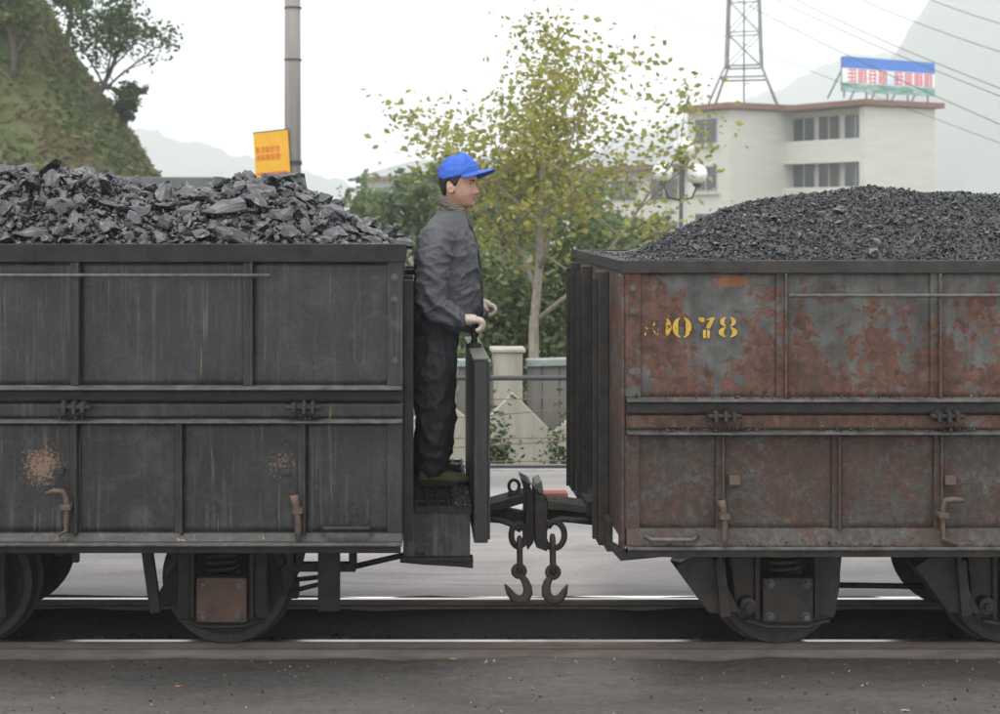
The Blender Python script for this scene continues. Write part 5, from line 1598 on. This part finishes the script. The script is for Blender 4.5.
c0 = np.array(head_pt(0.095, 0, 0.0465))
for i, f in enumerate(bfc):
    p = bv[list(f)].mean(0)
    if p[2] > 2.1 and abs(p[2] - c0[2]) < 0.0100:
        d = p - np.array(head_pt(0, 0, p[2] - HZ0))
        fl = d[0] * math.cos(PSI) - d[1] * math.sin(PSI); ll = d[0] * math.sin(PSI) + d[1] * math.cos(PSI)
        if fl > 0.07 and abs(ll) < 0.021 - 1.2 * max(0, abs(p[2] - c0[2]) - 0.004):
            bm_.mi[i] = 1
body = bm_.build('body', [SKIN, LIP], man, smooth=True, fixn=False)
# eyes and brows
for sd in (-1, 1):
    fe, le = head_rt(sd * 0.40, 0.117)
    e = MB()
    for k, (rad, mat_i, df) in enumerate(((0.0105, 0, -0.0068),)):
        c = Vector(head_pt(fe + df, sd * 0.031, 0.117))
        e.lathe(c, [(-rad * math.cos(a), max(1e-4, rad * math.sin(a))) for a in np.linspace(0, math.pi, 11)], 'z', 14)
    eo = e.build('eye', EYEW, body, smooth=True)
    ci = Vector(head_pt(fe + 0.0005, sd * 0.030, 0.117))
    MB().lathe(ci, [(-0.0058 * math.cos(a), max(1e-4, 0.0058 * math.sin(a))) for a in np.linspace(0, math.pi, 9)], 'z', 12).build('iris', EYEB, eo, smooth=True)
    lid = []
    for i in range(7):
        ll = sd * (0.017 + 0.004 * i)
        th = math.asin(min(1, abs(ll) / lerp_table(T_W, 0.122))) * sd
        ff, _ = head_rt(th, 0.122)
        lid.append(head_pt(ff + 0.0005, ll, 0.1225 + 0.0015 * math.sin(i / 6 * math.pi)))
    MB().tube(lid, [0.0012] + [0.0022] * 5 + [0.0012], 6).build('eyelid', EYEB, eo, smooth=True)
    br = []
    for i in range(9):
        ll = sd * (0.013 + 0.0043 * i)
        th = math.asin(min(1, abs(ll) / lerp_table(T_W, 0.136))) * sd
        ff, _ = head_rt(th, 0.136)
        br.append(head_pt(ff + 0.001, ll, 0.1345 + 0.004 * math.sin(i / 8 * 2.2)))
    MB().tube(br, [0.0022, 0.0036, 0.004, 0.004, 0.004, 0.0036, 0.003, 0.0024, 0.0012], 6, flat=(1, 0.6)).build('eyebrow', HAIR, body, smooth=True)

# ---- hair: close cropped, below the cap
def shell(name, mat, parent, ths, lowf, highf, off, thick, rows=14, amp=0.0015):
    vs, fs = [], []
    for i in range(rows + 1):
        for th in ths:
            w = lowf(th) + (highf(th) - lowf(th)) * i / rows
            edge = min(1, i / 1.5)
            f, l = head_rt(th, w, off * (0.25 + 0.75 * edge))
            k = amp * nz(f, l, w, 130)
            vs.append(head_pt(f + k, l + k, w))
    n = len(ths)
    fs = [(i * n + j, i * n + j + 1, (i + 1) * n + j + 1, (i + 1) * n + j) for i in range(rows) for j in range(n - 1)]
    o = MB().add(vs, fs, True).build(name, mat, parent)
    s = o.modifiers.new('thick', 'SOLIDIFY'); s.thickness = thick; s.offset = -1
    return o
ths = [math.radians(62 + (298 - 62) * i / 60) for i in range(61)]
def hair_low(th):
    d = abs(math.degrees(th) - 180)                          # 0 at the nape, 118 at the temple
    return lerp_table([(0, 0.048), (40, 0.055), (62, 0.075), (72, 0.128), (84, 0.13), (92, 0.105), (100, 0.11), (106, 0.14), (118, 0.165)], d)
shell('hair', HAIR, man, ths, hair_low, lambda t: 0.205, 0.0075, 0.006)

# ---- cap
cap_v, cap_f = [], []
NA, NS = 72, 22
def cap_rim(th):
    d = abs(math.degrees(math.atan2(math.sin(th), math.cos(th))))
    return lerp_table([(0, 0.186), (45, 0.173), (80, 0.155), (115, 0.142), (140, 0.152), (180, 0.178)], d)
for i in range(NS + 1):
    s = i / NS
    for j in range(NA):
        th = 2 * math.pi * j / NA
        w0 = cap_rim(th)
        f0, l0 = head_rt(th, 0.155, 0.0105)
        sh = max(0.0, 1 - s ** 1.9) ** (0.55 + 0.12 * math.cos(th))
        w = w0 + (0.281 - w0) * (s ** 0.92) - 0.010 * s * (1 - math.cos(th)) * 0.6
        k = 0.004 * nz(math.cos(th) * 2, math.sin(th) * 2, s * 4, 1.5) * (s < 0.98) - 0.003 * (1 if j % 12 == 6 else 0) + 0.0015 * nz(math.cos(th) * 6, math.sin(th) * 6, s * 9, 1.5)
        cap_v.append(head_pt(f0 * sh * (1 + k * 9) + 0.004 * s, l0 * sh * (1 + k * 9), w + k))
cap_f = [(i * NA + j, i * NA + (j + 1) % NA, (i + 1) * NA + (j + 1) % NA, (i + 1) * NA + j) for i in range(NS) for j in range(NA)]
cp = MB().add(cap_v, cap_f, True).build('cap', CAPM, man)
so = cp.modifiers.new('thick', 'SOLIDIFY'); so.thickness = 0.003; so.offset = -1
bv_, bf_ = [], []
NB, NR = 26, 10
for i in range(NR + 1):
    s = i / NR
    for j in range(NB + 1):
        th = math.radians(-68 + 136 * j / NB)
        f0, l0 = head_rt(th, 0.155, 0.0085)
        ext = 0.094 * max(0, math.cos(th * 1.27)) ** 0.6
        w = cap_rim(th) + 0.001 + s * (0.010 * math.cos(th) - 0.004) - 0.016 * (abs(l0) / 0.08) ** 2 * s
        bv_.append(head_pt(f0 + ext * s, l0 * (1 + 0.10 * s), w))
bf_ = [(i * (NB + 1) + j, i * (NB + 1) + j + 1, (i + 1) * (NB + 1) + j + 1, (i + 1) * (NB + 1) + j) for i in range(NR) for j in range(NB)]
br = MB().add(bv_, bf_, True).build('brim', CAPM, cp)
so = br.modifiers.new('thick', 'SOLIDIFY'); so.thickness = 0.004; so.offset = 0
MB().lathe(Vector(head_pt(0.004, 0, 0.277)), [(0, 0.006), (0.004, 0.005), (0.005, 0.0005)], 'z', 10).build('cap_button', CAPM, cp, smooth=True)

# ---- jacket
m = MB()
loft(m, [(0.150, 0, 1.475, 0.160, 0.195), (0.152, 0, 1.50, 0.172, 0.205), (0.160, 0, 1.56, 0.180, 0.208), (0.166, 0, 1.66, 0.176, 0.208), (0.168, 0, 1.76, 0.170, 0.21), (0.168, 0, 1.86, 0.160, 0.212),
         (0.164, 0, 1.93, 0.145, 0.212), (0.166, 0, 1.985, 0.125, 0.19), (0.178, 0, 2.03, 0.102, 0.15), (0.190, 0, 2.06, 0.085, 0.108), (0.197, 0, 2.085, 0.076, 0.085)], 36, 0.92)
def ridge(q):
    v = 1 - abs(mnoise.noise(q)) * 2.2
    return v * abs(v)
def jack_d(p):
    q = Vector((p.x * 7 + p.z * 3, p.y * 7, p.z * 9 - p.x * 4))
    base = 0.012 * (ridge(q + Vector((3, 1, 7))) - 0.35) + 0.006 * (ridge(q * 2.3) - 0.35)
    if p.z < 1.58:
        base += 0.006 * math.sin(p.x * 46 + p.y * 40 + 3 * mnoise.noise(p * 7)) * min(1, (1.58 - p.z) / 0.05)
    return base * min(1, max(0.15, (2.05 - p.z) / 0.12))
jv, jn, jf = fused(m, 0.0065, 5, 0.5)
SLEEVES = []
for path, rad in (([(0.128, -0.180, 1.962), (0.100, -0.243, 1.82), (0.082, -0.278, 1.64), (0.150, -0.262, 1.570), (0.217, -0.213, 1.540)], [0.084, 0.084, 0.076, 0.070, 0.052]),
                  ([(0.150, 0.175, 1.965), (0.135, 0.235, 1.83), (0.135, 0.265, 1.685), (0.220, 0.262, 1.635), (0.305, 0.24, 1.610)], [0.086, 0.084, 0.074, 0.066, 0.050])):
    sm2 = MB(); limb(sm2, path, rad, 20)
    SLEEVES.append(fused(sm2, 0.0058, 3, 0.5))
def sleeve_d(p):
    q = Vector((p.x * 9, p.y * 8, p.z * 13))
    base = 0.010 * (ridge(q) - 0.35) + 0.005 * (ridge(q * 2.1 + Vector((4, 2, 0))) - 0.35)
    s_ = p.z * 0.8 + p.x * 0.62
    base += 0.0075 * (1 - 2 * abs(math.sin(s_ * 48 + 2.5 * mnoise.noise(p * 9)))) * (G(p.z - 1.60, 0.10) + 0.35 * G(p.z - 1.78, 0.06))
    return base * (0.3 + 0.7 * min(1, max(0, (1.99 - p.z) / 0.08)))
put('jacket', displaced(jv, jn, jack_d), jf, JACK, man)
jk = [o for o in man.children if o.name.startswith('jacket')][0]
for sv_, sn_, sf_ in SLEEVES:
    put('sleeve', displaced(sv_, sn_, sleeve_d), sf_, JACK, jk)
MB().tube([(0.345, -0.02, 1.50), (0.348, -0.022, 1.60), (0.345, -0.022, 1.72), (0.337, -0.022, 1.82), (0.318, -0.02, 1.92), (0.295, -0.02, 1.985), (0.278, -0.018, 2.03)], 0.007, 8).build('zip', simple('dark_zip', (0.035, 0.034, 0.034), 0.5, 0.3, 200, 0.2), jk, smooth=True)
# cuffs
for (a, b, r) in (((0.198, -0.218, 1.546), (0.228, -0.205, 1.537), 0.054), ((0.285, 0.244, 1.613), (0.318, 0.237, 1.606), 0.05)):
    MB().tube([a, Vector(a).lerp(Vector(b), 0.5), b], [r * 0.97, r * 1.03, r * 0.98], 18).build('cuff', JACK, jk, smooth=True)
# ribbed collar, high at the nape and open at the throat
cv, cf = [], []
NCc = 48
prof_c = [(0.0, -0.006), (0.002, 0.003), (0.006, 0.004), (0.012, -0.010), (0.024, -0.045), (0.021, -0.047), (0.009, -0.022), (0.002, -0.02)]
for j in range(NCc + 1):
    th = math.radians(14 + 332 * j / NCc)
    c, s = math.cos(th), math.sin(th)
    zt = 2.120 - 0.043 * c + (-0.012 if c > 0.8 else 0)
    dr = 1 + 0.9 * max(0, c) ** 3
    for o_, z_ in prof_c:
        R_ = 0.064 + o_
        cv.append((0.204 + (R_ + 0.008 * max(0, c)) * c * 1.06, R_ * s * 1.05, zt + z_ * dr))
k = len(prof_c)
cf = [(j * k + i, j * k + (i + 1) % k, (j + 1) * k + (i + 1) % k, (j + 1) * k + i) for j in range(NCc) for i in range(k)]
cf += [tuple(range(k)), tuple(NCc * k + i for i in range(k))]
MB().add(cv, cf, True).build('collar', COLLAR, jk)

# ---- trousers
m = MB()
loft(m, [(0.105, 0, 1.36, 0.112, 0.15), (0.105, 0, 1.42, 0.122, 0.175), (0.105, 0, 1.50, 0.125, 0.18), (0.11, 0, 1.56, 0.12, 0.175)], 30)
for sd, ax in ((-1, 0.095), (1, 0.07)):
    o_ = 0.0 if sd < 0 else -0.01
    limb(m, [(0.105 + o_, sd * 0.085, 1.42), (0.103 + o_, sd * 0.098, 1.28), (0.103 + o_, sd * 0.108, 1.14), (0.112 + o_, sd * 0.112, 1.02), (0.107 + o_, sd * 0.116, 0.90), (ax, sd * 0.118, 0.825), (ax, sd * 0.12, 0.782 if sd < 0 else 0.775)],
         [0.112, 0.112, 0.104, 0.098, 0.094, 0.082, 0.072])
tv, tn, tf = fused(m, 0.0065, 4, 0.5)
def trou_d(p):
    q = Vector((p.x * 9 - p.z * 2.5, p.y * 9, p.z * 6 + p.x * 3))
    d = 0.009 * (ridge(q) - 0.35) + 0.006 * (ridge(q * 2.2) - 0.35)
    d += 0.010 * (0.6 - abs(math.sin(p.z * 42 + p.x * 20 + 2.5 * mnoise.noise(p * 8)))) * (G(p.z - 0.86, 0.085) + 0.6 * G(p.z - 1.09, 0.07) + 0.4 * G(p.z - 1.36, 0.06))
    return d
put('trousers', displaced(tv, tn, trou_d), tf, TROU, man)

# ---- shoes
def shoe(hx, y, zf_, rot):
    M4 = Matrix.Translation((hx, y, zf_)) @ Matrix.Rotation(rot, 4, 'Z')
    L = 0.252
    secs = [(0.0, 0.026, 0.045), (0.012, 0.032, 0.066), (0.04, 0.036, 0.078), (0.075, 0.037, 0.080), (0.105, 0.039, 0.074), (0.135, 0.043, 0.062), (0.165, 0.046, 0.052), (0.20, 0.045, 0.045), (0.23, 0.036, 0.038), (0.246, 0.022, 0.028), (0.252, 0.008, 0.02)]
    def body_(scale, z0, hf):
        vs = []
        n = 16
        for x, hw, h in secs:
            for j in range(n):
                t = math.pi * j / (n - 1)
                vs.append(M4 @ Vector((x, -hw * scale * math.copysign(abs(math.cos(t)) ** 0.8, math.cos(t)), z0 + hf(h) * math.sin(t) ** 0.8)))
        fs = [(i * n + j, i * n + j + 1, (i + 1) * n + j + 1, (i + 1) * n + j) for i in range(len(secs) - 1) for j in range(n - 1)]
        fs += [(i * n, (i + 1) * n, (i + 1) * n + n - 1, i * n + n - 1) for i in range(len(secs) - 1)]
        fs += [tuple(range(n)), tuple((len(secs) - 1) * n + j for j in range(n))]
        return vs, fs
    vs, fs = body_(1.0, 0.016, lambda h: h)
    up = MB().add(vs, fs, True).build('shoe', SHOEG, man, smooth=True)
    poly = [(x - (0.004 if x < 0.01 else -0.003 * (x > 0.24)), -hw * 1.06) for x, hw, h in secs] + [(x - (0.004 if x < 0.01 else -0.003 * (x > 0.24)), hw * 1.06) for x, hw, h in reversed(secs)]
    sm_ = MB()
    n = len(poly)
    sm_.add([M4 @ Vector((p[0], p[1], z)) for z in (0.0, 0.022) for p in poly], [tuple(reversed(range(n))), tuple(range(n, 2 * n))] + [(i, (i + 1) % n, (i + 1) % n + n, i + n) for i in range(n)])
    sm_.build('sole', SOLE, up, 0.004)
    toe = MB()
    tp = [M4 @ Vector((0.196 + 0.057 * math.cos(t), 0.046 * math.sin(t), 0.024)) for t in np.linspace(-1.45, 1.45, 13)]
    toe.tube(tp, 0.008, 6).build('toe_guard', SOLE, up, smooth=True)
    for i in range(4):
        x = 0.10 + 0.018 * i; h = lerp_table([(a, c) for a, b, c in secs], x) + 0.0165
        MB().tube([M4 @ Vector((x - 0.004, -0.02, h - 0.008)), M4 @ Vector((x, 0, h + 0.002)), M4 @ Vector((x + 0.004, 0.02, h - 0.008))], 0.0028, 5).build('lace', COLLAR, up, smooth=True)
shoe(0.022, -0.125, FL - 0.003, math.radians(-3))
shoe(-0.008, 0.125, FL - 0.003, math.radians(8))

# ---- gloves: palm, four curled fingers, thumb
def glove(wrist, knuck, side, curl, thumb, width=0.074):
    """side: unit vector across the palm from the little finger to the index"""
    w_, k_, s_ = Vector(wrist), Vector(knuck), Vector(side).normalized()
    m = MB()
    d = (k_ - w_).normalized()
    up_ = s_.cross(d)
    if up_.z < 0: up_ = -up_
    # palm as a flattened loft
    vs, n = [], 18
    st = [(-0.3, 0.034, 0.030), (0.0, 0.034, 0.029), (0.35, 0.043, 0.030), (0.75, 0.050, 0.028), (1.0, 0.049, 0.024), (1.1, 0.04, 0.016)]
    for u_, a, b in st:
        c = w_ + (k_ - w_) * u_
        for j in range(n):
            t = 2 * math.pi * j / n
            vs.append(c + s_ * a * math.cos(t) + up_ * b * math.sin(t))
    fs = [(i * n + j, i * n + (j + 1) % n, (i + 1) * n + (j + 1) % n, (i + 1) * n + j) for i in range(len(st) - 1) for j in range(n)]
    fs += [tuple(reversed(range(n))), tuple((len(st) - 1) * n + j for j in range(n))]
    m.add(vs, fs, True)
    for q, (off, ln) in enumerate(((-0.039, 0.95), (-0.0132, 1.15), (0.0132, 1.2), (0.039, 1.1))):
        base = k_ + s_ * off - d * 0.012
        pts = [base]
        for (df, du) in curl:
            pts.append(k_ + s_ * off * 1.08 + d * df * ln + up_ * du * ln)
        p, r = subdiv_path(pts, [0.0140, 0.0122, 0.0115, 0.0110, 0.0095][:len(pts)], 4)
        p.append(p[-1] + (p[-1] - p[-2]).normalized() * 0.004); r.append(0.004)
        m.tube(p, r, 10)
    p, r = subdiv_path([w_ + (k_ - w_) * 0.25 + s_ * 0.022, *[w_ + (k_ - w_) * a + s_ * b + up_ * c for a, b, c in thumb]], [0.020, 0.0175, 0.0150, 0.012], 4)
    p.append(p[-1] + (p[-1] - p[-2]).normalized() * 0.005); r.append(0.004)
    m.tube(p, r, 10)
    v, nn, f = fused(m, 0.0026, 2, 0.4)
    v = displaced(v, nn, lambda q: 0.0016 * mnoise.noise(q * 70) + 0.0018 * mnoise.noise(q * 28))
    put('glove', v, f, GLOVE, man)
glove((0.228, -0.204, 1.537), (0.306, -0.186, 1.541), (0.1, 1, 0.05), [(0.024, -0.008), (0.034, -0.030), (0.022, -0.050), (0.004, -0.056)], [(0.55, 0.043, -0.020), (0.85, 0.040, -0.042), (1.02, 0.026, -0.055)])
glove((0.318, 0.238, 1.606), (0.385, 0.215, 1.592), (0.3, -1, 0.0), [(0.022, -0.008), (0.032, -0.030), (0.022, -0.052), (0.004, -0.060)], [(0.55, 0.043, -0.020), (0.85, 0.040, -0.042), (1.02, 0.026, -0.055)])

# ================================================================== HAZE
HZ = MB().box(-960, 960, -40, 1620, -2.3, 225).build('haze', bpy.data.materials.new('valley_haze'), None)
tag(HZ, kind='stuff')
hm = HZ.data.materials[0]; hm.use_nodes = True
ht = hm.node_tree; ht.nodes.clear()
ho = ht.nodes.new('ShaderNodeOutputMaterial'); hv = ht.nodes.new('ShaderNodeVolumePrincipled')
hv.inputs['Color'].default_value = (0.95, 0.975, 1.0, 1)
hv.inputs['Density'].default_value = 0.0012
hv.inputs['Anisotropy'].default_value = 0.25
ht.links.new(hv.outputs[0], ho.inputs['Volume'])
